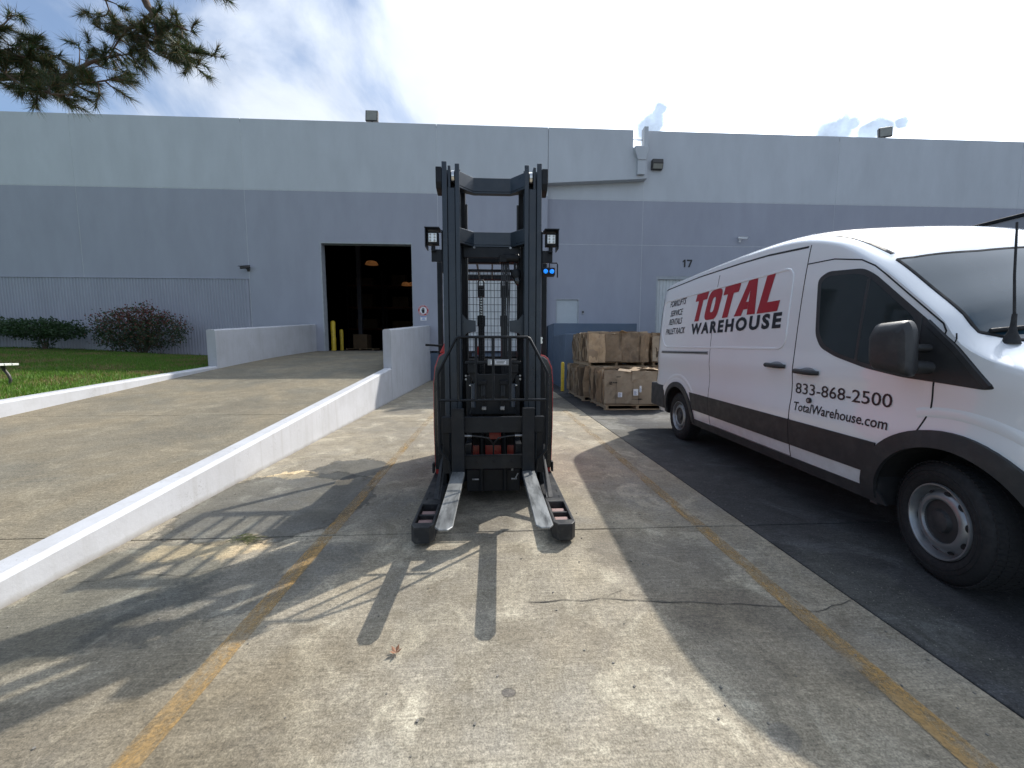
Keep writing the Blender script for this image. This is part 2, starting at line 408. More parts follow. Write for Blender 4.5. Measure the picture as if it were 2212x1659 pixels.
# worn yellow bay lines
def paint_mat():
    m = bpy.data.materials.new('worn_yellow_line_paint'); m.use_nodes = True; t = m.node_tree; b = t.nodes['Principled BSDF']
    g = t.nodes.new('ShaderNodeNewGeometry').outputs['Position']
    k = maprange(t, noise_n(t, g, 60, 4, .7), .3, .7, .75, 1.25)
    c = mixc(t, maprange(t, noise_n(t, g, 5, 5, .6), .35, .65), (.38,.225,.065), (.29,.20,.095))
    t.links.new(vmath(t, 'SCALE', c, scale=k), b.inputs['Base Color']); b.inputs['Roughness'].default_value = .8
    q = t.nodes.new('ShaderNodeMapping'); q.inputs['Scale'].default_value = (2.2, .5, 1); t.links.new(g, q.inputs[0])
    sx = t.nodes.new('ShaderNodeSeparateXYZ'); t.links.new(g, sx.inputs[0])
    far = maprange(t, sx.outputs[1], 1.2, 6.5, .02, .12)
    a = math_n(t, 'ADD', math_n(t, 'MULTIPLY', noise_n(t, q.outputs[0], 5, 6, .65), .6), math_n(t, 'MULTIPLY', noise_n(t, g, 70, 4, .7), .4))
    a = math_n(t, 'SUBTRACT', a, far)
    al = maprange(t, a, .38, .55, .10, .80)
    tr = t.nodes.new('ShaderNodeBsdfTransparent'); mx = t.nodes.new('ShaderNodeMixShader')
    t.links.new(al, mx.inputs[0]); t.links.new(tr.outputs[0], mx.inputs[1]); t.links.new(b.outputs[0], mx.inputs[2])
    t.links.new(mx.outputs[0], t.nodes['Material Output'].inputs[0]); return m
M_line = paint_mat()
for x in (-1.235, 1.635):
    b = MB()
    Yn = [(-1.75, 2.85), (2.88, 7.43), (7.47, 8.6)]
    for a0, a1 in Yn:
        n = int((a1-a0)/.1); V = []
        for i in range(n+1):
            y = a0+(a1-a0)*i/n; jj = .004*mnoise.noise(Vector((x, y*6, 0)))
            V += [(x-.052+jj, y, .004), (x+.052+jj, y, .004)]
        b.add(V, [(2*i, 2*i+1, 2*i+3, 2*i+2) for i in range(n)])
    b.build('bay_line', M_line, pav)

# ------------------------------------------------------------------ ramp with its walls
def hermite(P, x):
    if x <= P[0][0]: return P[0][1]
    if x >= P[-1][0]: return P[-1][1]
    for i in range(len(P)-1):
        if P[i][0] <= x <= P[i+1][0]:
            h = P[i+1][0]-P[i][0]
            def sl(k):
                if k <= 0 or k >= len(P)-1:
                    a, b_ = (P[0], P[1]) if k <= 0 else (P[-2], P[-1]); return (b_[1]-a[1])/(b_[0]-a[0])
                return (P[k+1][1]-P[k-1][1])/(P[k+1][0]-P[k-1][0])
            t = (x-P[i][0])/h; m0 = sl(i)*h; m1 = sl(i+1)*h
            return (2*t**3-3*t*t+1)*P[i][1]+(t**3-2*t*t+t)*m0+(-2*t**3+3*t*t)*P[i+1][1]+(t**3-t*t)*m1
RZ = [(1.9,0.0),(3.0,.04),(4.5,.185),(6.18,.352),(10.87,.842),(13.5,1.07),(15.5,1.20),(17.0,1.28)]
ramp_z = lambda y: hermite(RZ, y)
rampo = bpy.data.objects.new('ramp', None); col.objects.link(rampo); tag(rampo, kind='structure')
for y0, y1 in ((1.91,2.868),(2.868,6.25),(6.25,11.6),(11.6,17.0)):
    b = MB(); n = 14; V = []
    y0 += .005; y1 -= .005
    for i in range(n+1):
        y = y0+(y1-y0)*i/n; z = ramp_z(y)
        V += [(-7.41,y,z),(-2.84,y,z),(-2.84,y,z-.4),(-7.41,y,z-.4)]
    F = []
    for i in range(n):
        for k in range(4): F.append((4*i+k, 4*i+(k+1) % 4, 4*i+4+(k+1) % 4, 4*i+4+k))
    F += [(0,3,2,1), (4*n,4*n+1,4*n+2,4*n+3)]
    b.add(V, F); b.build('ramp_slab', M_conc_ramp, rampo)
# low sloping wall on the forklift side and its tall end panel
RW = [(-.5,-.02),(2.13,.176),(10.42,.876)]
def wall_strip(root, name, x0, x1, P, n, zlow=-.05, bevel=.012, ch=.03):
    b = MB(root.location); V = []; F = []
    ys = [P[0][0]+(P[-1][0]-P[0][0])*i/n for i in range(n+1)]
    for y in ys:
        z = hermite(P, y) if len(P) > 2 else P[0][1]+(P[1][1]-P[0][1])*(y-P[0][0])/(P[1][0]-P[0][0])
        jx = .004*mnoise.noise(Vector((y*1.3, 4, x0)))
        V += [(x0,y,zlow),(x1,y,zlow),(x1+jx,y,z-ch),(x1-ch+jx,y,z),(x0+ch,y,z),(x0,y,z-ch)]
    for i in range(n):
        for k in range(6): F.append((6*i+k, 6*i+(k+1) % 6, 6*i+6+(k+1) % 6, 6*i+6+k))
    F += [tuple(range(5,-1,-1)), tuple(6*n+k for k in range(6))]
    b.add(V, F); return b.build(name, M_whitewall, root)
rw = thing('ramp_wall', 'white painted sloping concrete ramp wall beside the forklift bay', 'wall', (-2.74,6,0))
wall_strip(rw, 'sloping_wall', -2.845, -2.645, RW, 60)
wall_strip(rw, 'end_panel', -2.85, -2.642, [(10.43,1.888),(16.98,2.375)], 10)
lw = thing('ramp_wall', 'white painted concrete ramp wall along the lawn edge', 'wall', (-7.5,9,0))
wall_strip(lw, 'kerb', -7.62, -7.40, [(2.0,.27),(6.2,.594),(10.9,.916)], 40, zlow=-.3)
wall_strip(lw, 'end_panel', -7.625, -7.397, [(10.9,1.895),(16.98,2.41)], 10, zlow=-.1)

# ------------------------------------------------------------------ lawn
def lawn_z(x, y):
    k = .575+.0687*(y-6.2)
    u = min(1, max(0, (-7.62-x)/5.0)); v = min(1, max(0, (y-10)/6.5))
    zl = k + u*.06*(1-v)
    zw = 1.0+.40*min(1, max(0, (-9.5-x)/9.0))
    return zl*(1-v)+(zw if x < -7 else zl)*v + .03*mnoise.noise(Vector((x*.5, y*.5, 0)))
nx, ny = 60, 60; V = []; F = []
for j in range(ny+1):
    for i in range(nx+1):
        x = -40+(40-7.60)*(1-(1-i/nx)**1.8); y = -6+23.0*j/ny; V.append((x, y, lawn_z(x, y)))
for j in range(ny):
    for i in range(nx): F.append((j*(nx+1)+i, j*(nx+1)+i+1, (j+1)*(nx+1)+i+1, (j+1)*(nx+1)+i))
def lawn_mat():
    m = bpy.data.materials.new('lawn_turf'); m.use_nodes = True; t = m.node_tree; b = t.nodes['Principled BSDF']
    g = t.nodes.new('ShaderNodeNewGeometry').outputs['Position']
    c = mixc(t, maprange(t, noise_n(t, g, 1.1, 5, .6, .5), .42, .62), (.058,.135,.012), (.10,.17,.018))
    c = mixc(t, maprange(t, noise_n(t, g, .8, 6, .65, .8), .56, .68, 0, .6), c, (.17,.125,.05))
    sx = t.nodes.new('ShaderNodeSeparateXYZ'); t.links.new(vmath(t, 'ADD', g, vmath(t, 'SCALE', noise_n(t, g, 1.2, 4, .6, 0, 1), scale=1.2)), sx.inputs[0])
    bed = math_n(t, 'MULTIPLY', maprange(t, sx.outputs[1], 15.3, 16.2), maprange(t, sx.outputs[0], -15, -13))
    c = mixc(t, bed, c, (.12,.075,.045))
    c = vmath(t, 'SCALE', c, scale=maprange(t, noise_n(t, g, 35, 4, .7), .3, .7, .6, 1.4))
    t.links.new(c, b.inputs['Base Color']); b.inputs['Roughness'].default_value = .9; return m
b = MB(); b.add(V, F); tag(b.build('lawn', lawn_mat(), smooth=60), kind='structure')
# grass blades
nb = 110000
gx = -7.66-np.abs(rng.beta(1.0, 1.7, nb))*16; gy = 5.2+rng.random(nb)*11.6
keep = ~((gy > 15.4) & (gx > -14.2)); gx = gx[keep]; gy = gy[keep]; nb = len(gx)
gz = np.array([lawn_z(a, c) for a, c in zip(gx, gy)])
an = rng.random(nb)*6.283; h = .035+.055*rng.random(nb); le = (rng.random((nb, 2))-.5)*.06; wd = .006+.006*rng.random(nb)
Vg = np.empty((nb*3, 3), np.float32)
Vg[0::3] = np.stack([gx-np.cos(an)*wd, gy-np.sin(an)*wd, gz-.005], 1); Vg[1::3] = np.stack([gx+np.cos(an)*wd, gy+np.sin(an)*wd, gz-.005], 1)
Vg[2::3] = np.stack([gx+le[:,0], gy+le[:,1], gz+h], 1)
def raw_tris(name, V, mat_, tint=None, parent=None):
    n = len(V)//3; me = bpy.data.meshes.new(name)
    me.vertices.add(n*3); me.vertices.foreach_set('co', V.astype(np.float32).ravel())
    me.loops.add(n*3); me.loops.foreach_set('vertex_index', np.arange(n*3, dtype=np.int32))
    me.polygons.add(n); me.polygons.foreach_set('loop_start', np.arange(0, n*3, 3, dtype=np.int32))
    me.update(calc_edges=True)
    if tint is not None:
        ca = me.color_attributes.new('tint', 'FLOAT_COLOR', 'CORNER')
        ca.data.foreach_set('color', np.repeat(np.concatenate([tint, np.ones((n,1))], 1), 3, axis=0).astype(np.float32).ravel())
    me.materials.append(mat_); o = bpy.data.objects.new(name, me); col.objects.link(o)
    if parent: o.parent = parent
    return o
def leaf_mat(name, rough=.5, trans=.35, back=1.2):
    m = bpy.data.materials.new(name); m.use_nodes = True; t = m.node_tree; b = t.nodes['Principled BSDF']
    a = t.nodes.new('ShaderNodeVertexColor'); a.layer_name = 'tint'
    t.links.new(a.outputs[0], b.inputs['Base Color']); b.inputs['Roughness'].default_value = rough
    tl = t.nodes.new('ShaderNodeBsdfTranslucent'); t.links.new(vmath(t, 'SCALE', a.outputs[0], scale=back), tl.inputs[0])
    mx = t.nodes.new('ShaderNodeMixShader'); mx.inputs[0].default_value = trans
    t.links.new(b.outputs[0], mx.inputs[1]); t.links.new(tl.outputs[0], mx.inputs[2]); t.links.new(mx.outputs[0], t.nodes['Material Output'].inputs[0]); return m
M_grass = leaf_mat('grass_blade', .6, .35, 1.3)
pt = np.array([mnoise.noise(Vector((a*.9, c*.9, 2))) for a, c in zip(gx, gy)])
gt = np.array([.085,.165,.016])[None]*(0.7+.6*rng.random((nb,1)))
dry = (pt+.3*rng.standard_normal(nb) > .28)[:, None]; gt = np.where(dry, np.array([.19,.15,.06])[None]*(.7+.6*rng.random((nb,1))), gt)
tag(raw_tris('grass', Vg, M_grass, gt), 'short green lawn grass beside the white ramp wall', 'grass', kind='stuff')

# ------------------------------------------------------------------ warehouse
M_light = mat('light_grey_wall_paint', (.51, .535, .56), .8, var=.06, vscale=1.1, bump=.12, bscale=25, dirt=((.45,.47,.49), .4, 1.5), stretch=(1,1,.35))
M_mid = mat('mid_grey_wall_paint', (.335, .347, .40), .8, var=.06, vscale=1.1, bump=.12, bscale=25, dirt=((.30,.31,.355), .4, 1.5), stretch=(1,1,.35))
M_blue = mat('blue_grey_wall_paint', (.095, .130, .180), .7, var=.08, vscale=.8, bump=.1, bscale=25, dirt=((.16,.17,.18), .3, 2))
M_joint = mat('joint_sealant', (.60, .62, .63), .9)
M_doorw = mat('pale_door_paint', (.58, .60, .60), .55, var=.05, vscale=1.5, dirt=((.35,.35,.34), .35, 3))
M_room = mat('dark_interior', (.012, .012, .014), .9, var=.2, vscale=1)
M_roof = mat('roof_felt', (.25, .25, .25), .9)
M_galv = mat('galvanised', (.35, .36, .37), .45, .5, var=.15)
M_lampglass = mat('lamp_glass', (.25, .25, .22), .12, var=.1)
M_bronze = mat('bronze_housing', (.045, .042, .040), .5, var=.15)
wh = thing('warehouse', 'long grey tilt-up concrete warehouse with two paint bands', 'building', (-2, 17, 0))
O = wh.location
def part(name, m, *boxes, parent=wh, bevel=0, smooth=None):
    b = MB(O)
    for q in boxes: b.box(*q)
    return b.build(name, m, parent, bevel=bevel, smooth=smooth)
T = .26; YF = 17.0; YB = 17.35; BZ = 7.82; ZT = 10.55; G = .009
# left half, front plane
def panel(x0, x1, yf, ztop, holes=(), zsplit=None, zlow=-.05):
    """one tilt-up panel: light band above, mid band below, cut round its openings"""
    x0 += G; x1 -= G
    part('wall_panel', M_light, (x0, x1, yf, yf+T, BZ+.012, ztop))
    segs = [(zlow, BZ-.012)] if zsplit is None else [(zlow, zsplit-.01), (zsplit+.01, BZ-.012)]
    for za, zb in segs:
        xs = [x0]; bx = []
        cur = x0
        for (hx0, hx1, hz0, hz1) in holes:
            if hz1 <= za or hz0 >= zb: continue
            bx.append((cur, hx0, yf, yf+T, za, zb))
            if hz0 > za: bx.append((hx0, hx1, yf, yf+T, za, hz0))
            if hz1 < zb: bx.append((hx0, hx1, yf, yf+T, hz1, zb))
            cur = hx1
        bx.append((cur, x1, yf, yf+T, za, zb)); part('wall_panel', M_mid, *bx)
DOOR = (-7.105, -3.318, 1.28, 5.80)
DOCK = (-1.30, 1.30, 1.28, 4.62)
D17 = (7.36, 10.6, 1.28, 4.60)
panel(-33.0, -24.8, YF, ZT); panel(-24.8, -16.5, YF, ZT); panel(-16.5, -10.01, YF, ZT)
panel(-10.01, -2.22, YF, ZT, [DOOR]); panel(-2.22, 2.41, YF, ZT, [DOCK])
# overhanging header with a sloping lower edge, recess wall behind
b = MB(O); b.prism([(2.42,8.335),(6.02,8.565),(6.02,ZT),(2.42,ZT)], 'y', YF, YF+.5); b.build('header_panel', M_light, wh)
b = MB(O); b.prism([(6.02,8.566),(6.52,8.598),(6.52,9.86),(6.02,9.86)], 'y', YF+.004, YF+.5); b.build('header_panel', M_light, wh)
SD = (2.86, 3.885, 2.2, 3.57)
panel(2.41, 6.66, YB, 9.8, [SD], 5.93); panel(6.66, 15.44, YB, 10.72, [D17], 5.93); panel(15.44, 24.2, YB, 10.72, [], 5.93); panel(24.2, 33, YB, 10.72, [], 5.93)
# dark backing in the joints, end walls, roof
part('joint_backing', M_joint, (-33, DOOR[0]-.05, YF+.006, YF+T-.02, 0, 10.4), (DOOR[1]+.05, DOCK[0]-.03, YF+.006, YF+T-.02, 0, 10.4), (DOOR[0]-.05, DOOR[1]+.05, YF+.006, YF+T-.02, DOOR[3]+.05, 10.4), (DOCK[1]+.03, 2.4, YF+.006, YF+T-.02, 0, 10.4))
part('joint_backing', M_joint, (2.42, SD[0]-.03, YB+.006, YB+T-.02, 0, 9.7), (SD[1]+.03, D17[0]-.03, YB+.006, YB+T-.02, 0, 9.7), (D17[1]+.03, 33, YB+.006, YB+T-.02, 0, 10.5), (D17[0]-.03, D17[1]+.03, YB+.006, YB+T-.02, D17[3]+.03, 10.5), (SD[0]-.03, SD[1]+.03, YB+.006, YB+T-.02, SD[3]+.03, 9.6))
part('end_wall', M_mid, (-33.2, -33.01, YF+.02, 60, 0, 10.4), (33.01, 33.2, YB+.02, 60, 0, 10.4), (-33.2, 33.2, 60, 60.2, 0, 10.4))
part('roof', M_roof, (-33, 33, YB+T+.02, 59.98, 9.5, 9.7))
# blue base band and dock enclosure
part('base_band', M_blue, (-2.63, DOCK[0]-.2, YF-.004, YF, 0, 1.2), (DOCK[1]+.2, 2.40, YF-.004, YF, 0, 1.2), (DOCK[0]-.2, DOCK[1]+.2, YF-.004, YF, 0, 1.2))
dk = thing('dock_enclosure', 'blue painted concrete dock enclosure behind the cardboard bales', 'wall', (4.0, 15, 0))
b = MB(dk.location); b.box(2.46, 5.83, 15.46, 17.34, -.02, 2.385); b.build('block', M_blue, dk, bevel=.012)
b = MB(dk.location); b.box(2.463, 4.6, 13.0, 15.455, -.02, 1.88); b.build('block', M_blue, dk, bevel=.012)
# corrugated formliner panel low on the left
rib = [(0, 0), (.028, 0), (.046, -.022), (.086, -.022), (.104, 0)]
V = []; x = -10.05
while x > -33:
    for dx, dy in rib: V.append((x-dx, YF-.02+dy))
    x -= .116
V3 = [(a, c, z) for a, c in V for z in (.7, 4.245)]
F = [(2*i, 2*i+1, 2*i+3, 2*i+2) for i in range(len(V)-1)]
b = MB(O); b.add(V3, F); b.box(-33, -10.045, YF-.06, YF-.001, 4.2451, 4.262); b.build('ribbed_panel', M_mid, wh)
# loading door opening: steel jamb, dark room, dock door and door 17
M_jamb = mat('door_jamb_paint', (.36,.38,.40), .6)
part('door_jamb', M_jamb, (DOOR[0], DOOR[0]+.05, YF-.006, YF+T+.1, 1.28, 5.8), (DOOR[0], DOOR[1], YF-.004, YF+T+.1, 5.74, 5.799), (DOOR[1]-.03, DOOR[1], YF-.006, YF+T+.1, 1.28, 5.739))
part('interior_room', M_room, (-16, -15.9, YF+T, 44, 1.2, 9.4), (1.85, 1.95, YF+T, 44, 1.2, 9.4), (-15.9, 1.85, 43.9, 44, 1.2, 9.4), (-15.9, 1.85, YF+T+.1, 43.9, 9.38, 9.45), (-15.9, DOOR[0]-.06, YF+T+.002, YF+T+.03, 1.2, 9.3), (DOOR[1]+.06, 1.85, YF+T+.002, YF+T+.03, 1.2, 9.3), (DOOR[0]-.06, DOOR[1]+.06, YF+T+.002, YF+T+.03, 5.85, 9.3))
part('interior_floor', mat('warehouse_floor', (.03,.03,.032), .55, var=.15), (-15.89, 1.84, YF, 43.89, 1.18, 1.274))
def ribbed_door(name, x0, x1, z0, z1, y, frame=.07, vertical=True):
    rt = MB(O)
    rt.box(x0, x0+frame, y-.03, y+.1, z0, z1); rt.box(x1-frame, x1, y-.03, y+.1, z0, z1); rt.box(x0+frame, x1-frame, y-.03, y+.1, z1-.14, z1)
    fr = rt.build(name, M_jamb, wh)
    k = 0; x = x0+frame
    b = MB(O); V = []
    while x < x1-frame-.02:
        for dx, dy in ((0,0),(.09,0),(.105,.025),(.135,.025),(.15,0)):
            if x+dx < x1-frame: V.append((x+dx, y+.05+dy))
        x += .15
    V3 = [(a, c, z) for a, c in V for z in (z0, z1-.14)]
    b.add(V3, [(2*i, 2*i+1, 2*i+3, 2*i+2) for i in range(len(V)-1)]); b.build('door_leaf', M_doorw, fr)
ribbed_door('dock_door', *DOCK, YF+.04); ribbed_door('dock_door', *D17, YB+.04)
part('dock_bumper', M_rubber, (-1.2, -.85, YF-.12, YF-.004, .9, 1.26), bevel=.02); part('dock_bumper', M_rubber, (.85, 1.2, YF-.12, YF-.004, .9, 1.26), bevel=.02)
sd = part('service_door', mat('service_door_paint', (.46,.50,.52), .5, var=.04), (SD[0]+.03, SD[1]-.03, YB+.05, YB+.10, 2.2, SD[3]-.03))
part('door_frame', M_jamb, (SD[0], SD[0]+.03, YB-.01, YB+.12, 2.2, SD[3]), (SD[1]-.03, SD[1], YB-.01, YB+.12, 2.2, SD[3]), (SD[0]+.03, SD[1]-.03, YB-.01, YB+.12, SD[3]-.03, SD[3]), parent=sd)
# parapet gap with the rain head
b = MB(O)
b.prism([(6.06,9.85),(6.62,9.85),(6.62,9.66),(6.52,9.3),(6.20,9.3),(6.06,9.66)], 'y', YF-.16, YF+.1)
b.box(6.20, 6.52, YF-.13, YF+.003, 8.72, 9.3); b.build('rain_head', M_light, wh, bevel=.01)
part('parapet_rail', M_galv, (6.02, 6.66, YF+.2, YF+.23, 10.25, 10.28))
part('parapet_return', M_light, (6.5, 6.67, YF+.02, YB+.0, 8.62, 10.72))

# ---- text helpers
def text_shape(txt, shear=0., offset=0., spacing=1.0):
    cu = bpy.data.curves.new('lettering', 'FONT'); cu.body = txt; cu.size = 1; cu.shear = shear; cu.offset = offset; cu.space_character = spacing; cu.resolution_u = 3
    cu.fill_mode = 'FRONT'
    o = bpy.data.objects.new('lettering', cu); col.objects.link(o)
    dg = bpy.context.evaluated_depsgraph_get(); me = bpy.data.meshes.new_from_object(o.evaluated_get(dg))
    V = [tuple(v.co) for v in me.vertices]; F = [tuple(p.vertices) for p in me.polygons]
    bpy.data.objects.remove(o); bpy.data.curves.remove(cu); bpy.data.meshes.remove(me)
    xs = [v[0] for v in V]; ys = [v[1] for v in V]
    return [((v[0]-min(xs))/(max(xs)-min(xs)), (v[1]-min(ys))/(max(ys)-min(ys))) for v in V], F, (max(xs)-min(xs))/(max(ys)-min(ys))
def wall_text(txt, x0, z0, h, y, m, name, parent, origin, width=None, **kw):
    V, F, asp = text_shape(txt, **kw); wdt = width or h*asp
    b = MB(origin); b.add([(x0+u*wdt, y, z0+v*h) for u, v in V], F); return b.build(name, m, parent, recalc=False)
sg = thing('dock_number', 'dark dock number 17 lettered on the wall above the van', 'sign', (8.84, YB, 5.15))
for P_ in ([(8.66,5.0),(8.66,5.33),(8.60,5.33),(8.53,5.265),(8.53,5.21),(8.595,5.245),(8.595,5.0)], [(8.72,5.33),(8.72,5.265),(8.885,5.265),(8.78,5.0),(8.855,5.0),(8.96,5.27),(8.96,5.33)]):
    b = MB(sg.location); b.prism(P_, 'y', YB-.012, YB-.001); b.build('digit', M_ink, sg)
# round warning sign and small notice
M_signred = mat('sign_red', (.40,.03,.035), .5, var=.05); M_signw = mat('sign_white', (.78,.78,.79), .5, var=.04); M_signb = mat('sign_blue', (.10,.20,.48), .5, var=.05)
ws = thing('warning_sign', 'round red and white stop hand sign on the wall by the doorway', 'sign', (-2.90, YF, 3.0))
def disc(r0, r1, y, m, name, n=40):
    b = MB(ws.location); V = []; F = []
    for k in range(n):
        t = 2*math.pi*k/n; V += [(-2.90+r0*math.cos(t), y, 3.0+r0*math.sin(t)), (-2.90+r1*math.cos(t), y, 3.0+r1*math.sin(t))]
    F = [(2*k, 2*k+1, (2*k+3) % (2*n), (2*k+2) % (2*n)) for k in range(n)]
    b.add(V, F); b.build(name, m, ws)
b = MB(ws.location); b.cyl((-2.90, YF-.012, 3.0), (-2.90, YF+.0, 3.0), .232, 40); b.build('plate', M_signw, ws)
disc(.15, .225, YF-.015, M_signred, 'ring'); disc(.0, .002, YF-.0145, M_ink, 'rim_dot')
def arc_text(txt, a0, a1, r, h, up=1):
    b = MB(ws.location)
    chars = list(txt); n = len(chars)
    for i, ch in enumerate(chars):
        if ch == ' ': continue
        V, F, asp = text_shape(ch, offset=.02); a = R(a0+(a1-a0)*(i+.5)/n); wd_ = min(.034, h*asp)
        cx, cz = -2.90+r*math.cos(a), 3.0+r*math.sin(a)
        rad = Vector((math.cos(a), math.sin(a)))*up; tan = Vector((rad.y, -rad.x))
        b.add([(cx+tan.x*(u-.5)*wd_+rad.x*(v-.5)*h, YF-.018, cz+tan.y*(u-.5)*wd_+rad.y*(v-.5)*h) for u, v in V], F)
    b.build('lettering', M_signw, ws, recalc=False)
arc_text('AUTHORIZED', 165, 15, .188, .045); arc_text('PERSONNEL', 188, 288, .188, .045, -1); arc_text('ONLY', 302, 350, .188, .045, -1)
b = MB(ws.location)
b.prism([(-2.945,2.89),(-2.855,2.89),(-2.845,2.99),(-2.85,3.03),(-2.95,3.03),(-2.965,2.98)], 'y', YF-.018, YF-.013)
for k, (x, h) in enumerate(((-2.938,3.095),(-2.912,3.118),(-2.886,3.11),(-2.86,3.085))): b.box(x-.010, x+.010, YF-.018, YF-.013, 3.028, h)
b.prism([(-2.965,2.98),(-2.985,3.03),(-2.97,3.045),(-2.945,3.0)], 'y', YF-.018, YF-.013); b.build('hand_symbol', M_ink, ws)
no = thing('notice_sign', 'small white and blue notice below the round stop hand sign', 'sign', (-2.90, YF, 2.67))
b = MB(no.location); b.box(-3.03, -2.77, YF-.01, YF, 2.575, 2.76); b.build('plate', M_signw, no)
b = MB(no.location); b.box(-3.02, -2.78, YF-.013, YF-.0101, 2.715, 2.75); b.build('header', M_signb, no)
for k in range(3):
    b = MB(no.location); b.box(-2.98+.02*k, -2.82-.02*k, YF-.013, YF-.0101, 2.605+.035*k, 2.622+.035*k); b.build('text_line', M_signb, no)

# roof floodlights, wall pack, cameras, intercom
def floodlight(x, y, z, yaw, label):
    t = thing('roof_floodlight', label, 'floodlight', (x, y, z), yaw, 'floodlights on the parapet')
    b = MB(); b.prism([(-.05,.14),(.10,.16),(.18,.58),(.02,.60)], 'x', -.25, .25); b.build('housing', M_bronze, t, bevel=.015)
    b = MB(); b.prism([(-.047,.18),(-.057,.18),(.008,.575),(.018,.575)], 'x', -.21, .21); b.build('lens', M_lampglass, t)
    b = MB(); b.cyl((0,.05,-.12), (0,.05,.2), .03); b.box(-.09, .09, -.04, .14, -.14, -.10); b.build('mount', M_bronze, t)
floodlight(-4.84, 17.08, 10.47, 0, 'dark boxy floodlight on the parapet over the open loading door')
floodlight(17.7, 17.5, 10.68, R(-22), 'dark boxy floodlight on the parapet beyond the van')
wp = thing('wall_light', 'dark wall pack light high on the wall by the rain head', 'wall light', (7.2, YB, 9.28))
b = MB(wp.location); b.prism([(YB,9.09),(YB-.14,9.09),(YB-.22,9.34),(YB-.19,9.50),(YB,9.50)], 'x', 6.95, 7.42); b.build('housing', M_bronze, wp, bevel=.012)
b = MB(wp.location); b.prism([(YB-.150,9.11),(YB-.158,9.11),(YB-.218,9.29),(YB-.210,9.29)], 'x', 6.98, 7.39); b.build('lens', M_lampglass, wp)
def sec_cam(x, y, z, dirx, label, m):
    t = thing('security_camera', label, 'camera', (x, y, z), 0)
    b = MB(); b.box(-.05, .05, -.03, .0, -.06, .06); b.cyl((0,-.02,0), (dirx*.05,-.16,.05), .016, 10); b.build('bracket', m, t)
    a = Vector((dirx*-.14,-.12,.10)); e = Vector((dirx*.16,-.30,.03))
    b = MB(); b.cyl(a, e, .055, 16); b.build('body', m, t, smooth=40, bevel=.006)
    b = MB(); b.bar(a+Vector((0,0,.058)), e+Vector((dirx*.06,-.035,.055)), .12, .01); b.build('sunshield', m, t)
    b = MB(); b.cyl(e, e+(e-a).normalized()*.004, .042, 16); b.build('lens', M_dark, t)
sec_cam(-10.02, YF, 4.62, -1, 'small dark security camera at the corner of the ribbed panel', M_bronze)
sec_cam(11.1, YB, 6.17, 1, 'white security camera on the wall above the van', M_signw)
ic = thing('door_intercom', 'small grey entry keypad beside the pale service door', 'keypad', (4.06, YB, 2.99))
b = MB(ic.location); b.box(4.02, 4.11, YB-.04, YB, 2.91, 3.07); b.build('box', M_galv, ic, bevel=.008)
b = MB(ic.location); b.box(4.035, 4.095, YB-.046, YB-.0401, 2.95, 3.04); b.build('keypad', M_dark, ic)

# inside the doorway
def bollard(x, y, z, h, r, label, lean=(0,0)):
    t = thing('bollard', label, 'bollard', (x, y, z), 0)
    b = MB(); b.lathe([(.0,h+.03),(r*.6,h+.022),(r,h-.02),(r,0)], (0,0,0), (0,0,1), 20); b.build('post', M_yellow, t, smooth=50)
    b = MB(); b.cyl((0,0,0), (0,0,.012), r*1.25, 20); b.build('collar', M_dark, t)
    t.rotation_euler = (lean[0], lean[1], 0)
bollard(-7.0, 17.75, 1.274, 1.30, .10, 'thick yellow bollard just inside the open loading door')
bollard(-7.0, 18.7, 1.274, .97, .08, 'shorter yellow bollard deeper inside the open loading door')
bollard(2.30, 12.5, 0, .93, .055, 'slim yellow bollard beside the stacked cardboard bales')
lb = MB((-6.95,17.42,1.27)); lb.bar((-7.02,17.55,1.29), (-7.07,17.33,2.15), .05, .03); lb.bar((-6.93,17.55,1.29), (-7.03,17.33,2.1), .04, .03)
tag(lb.build('leaning_bar', M_galv), 'grey metal bars leaning against the jamb of the loading door', 'bar')
M_rack = mat('rack_steel', (.03,.03,.04), .5, var=.1); M_beam = mat('rack_orange', (.16,.05,.015), .5, var=.1)
M_card = mat('carton', (.14,.095,.055), .85, var=.15, vscale=4, tint=False)
for k, (x0, x1, y0) in enumerate(((-8.6,-5.9,32), (-5.8,-3.1,32), (-11.4,-8.7,32))):
    t = thing('pallet_rack', ('steel pallet rack straight behind the doorway', 'steel pallet rack to the right inside the doorway', 'steel pallet rack to the left inside the doorway')[k], 'rack', (x0, y0, 1.274))
    for (px, py) in ((0,0),(x1-x0,0),(0,1),(x1-x0,1)):
        b = MB(); b.box(px-.04, px+.04, py-.04, py+.04, 0, 6.2); b.build('upright', M_rack, t)
    for z in (1.6, 3.3, 5.0):
        for py in (0, 1):
            b = MB(); b.box(.04, x1-x0-.04, py-.03, py+.03, z, z+.11); b.build('beam', M_beam, t)
        b = MB(); b.box(.04, x1-x0-.04, .031, .969, z+.07, z+.1); b.build('shelf', M_rack, t)
    for z, lev in ((1.71,'lowest'), (3.41,'middle'), (5.11,'top')):
        wd_ = 1.2+.8*random.random(); hh = .5+.6*random.random(); cx = 1.35+.2*(random.random()-.5)
        b = MB((x0+cx, y0+.5, 1.274+z)); b.box(x0+cx-wd_/2, x0+cx+wd_/2, y0+.05, y0+.95, 1.274+z, 1.274+z+hh)
        o = b.build('carton', M_card, bevel=.01); o.location = (x0+cx, y0+.5, 1.274+z)
        tag(o, 'brown carton on the %s shelf of the rack %s' % (lev, ('straight behind the doorway','to the right inside the doorway','to the left inside the doorway')[k]), 'carton', 'cartons on the racks inside')
m_hb = bpy.data.materials.new('warm_lamp_glow'); m_hb.use_nodes = True; q_ = m_hb.node_tree.nodes['Principled BSDF']
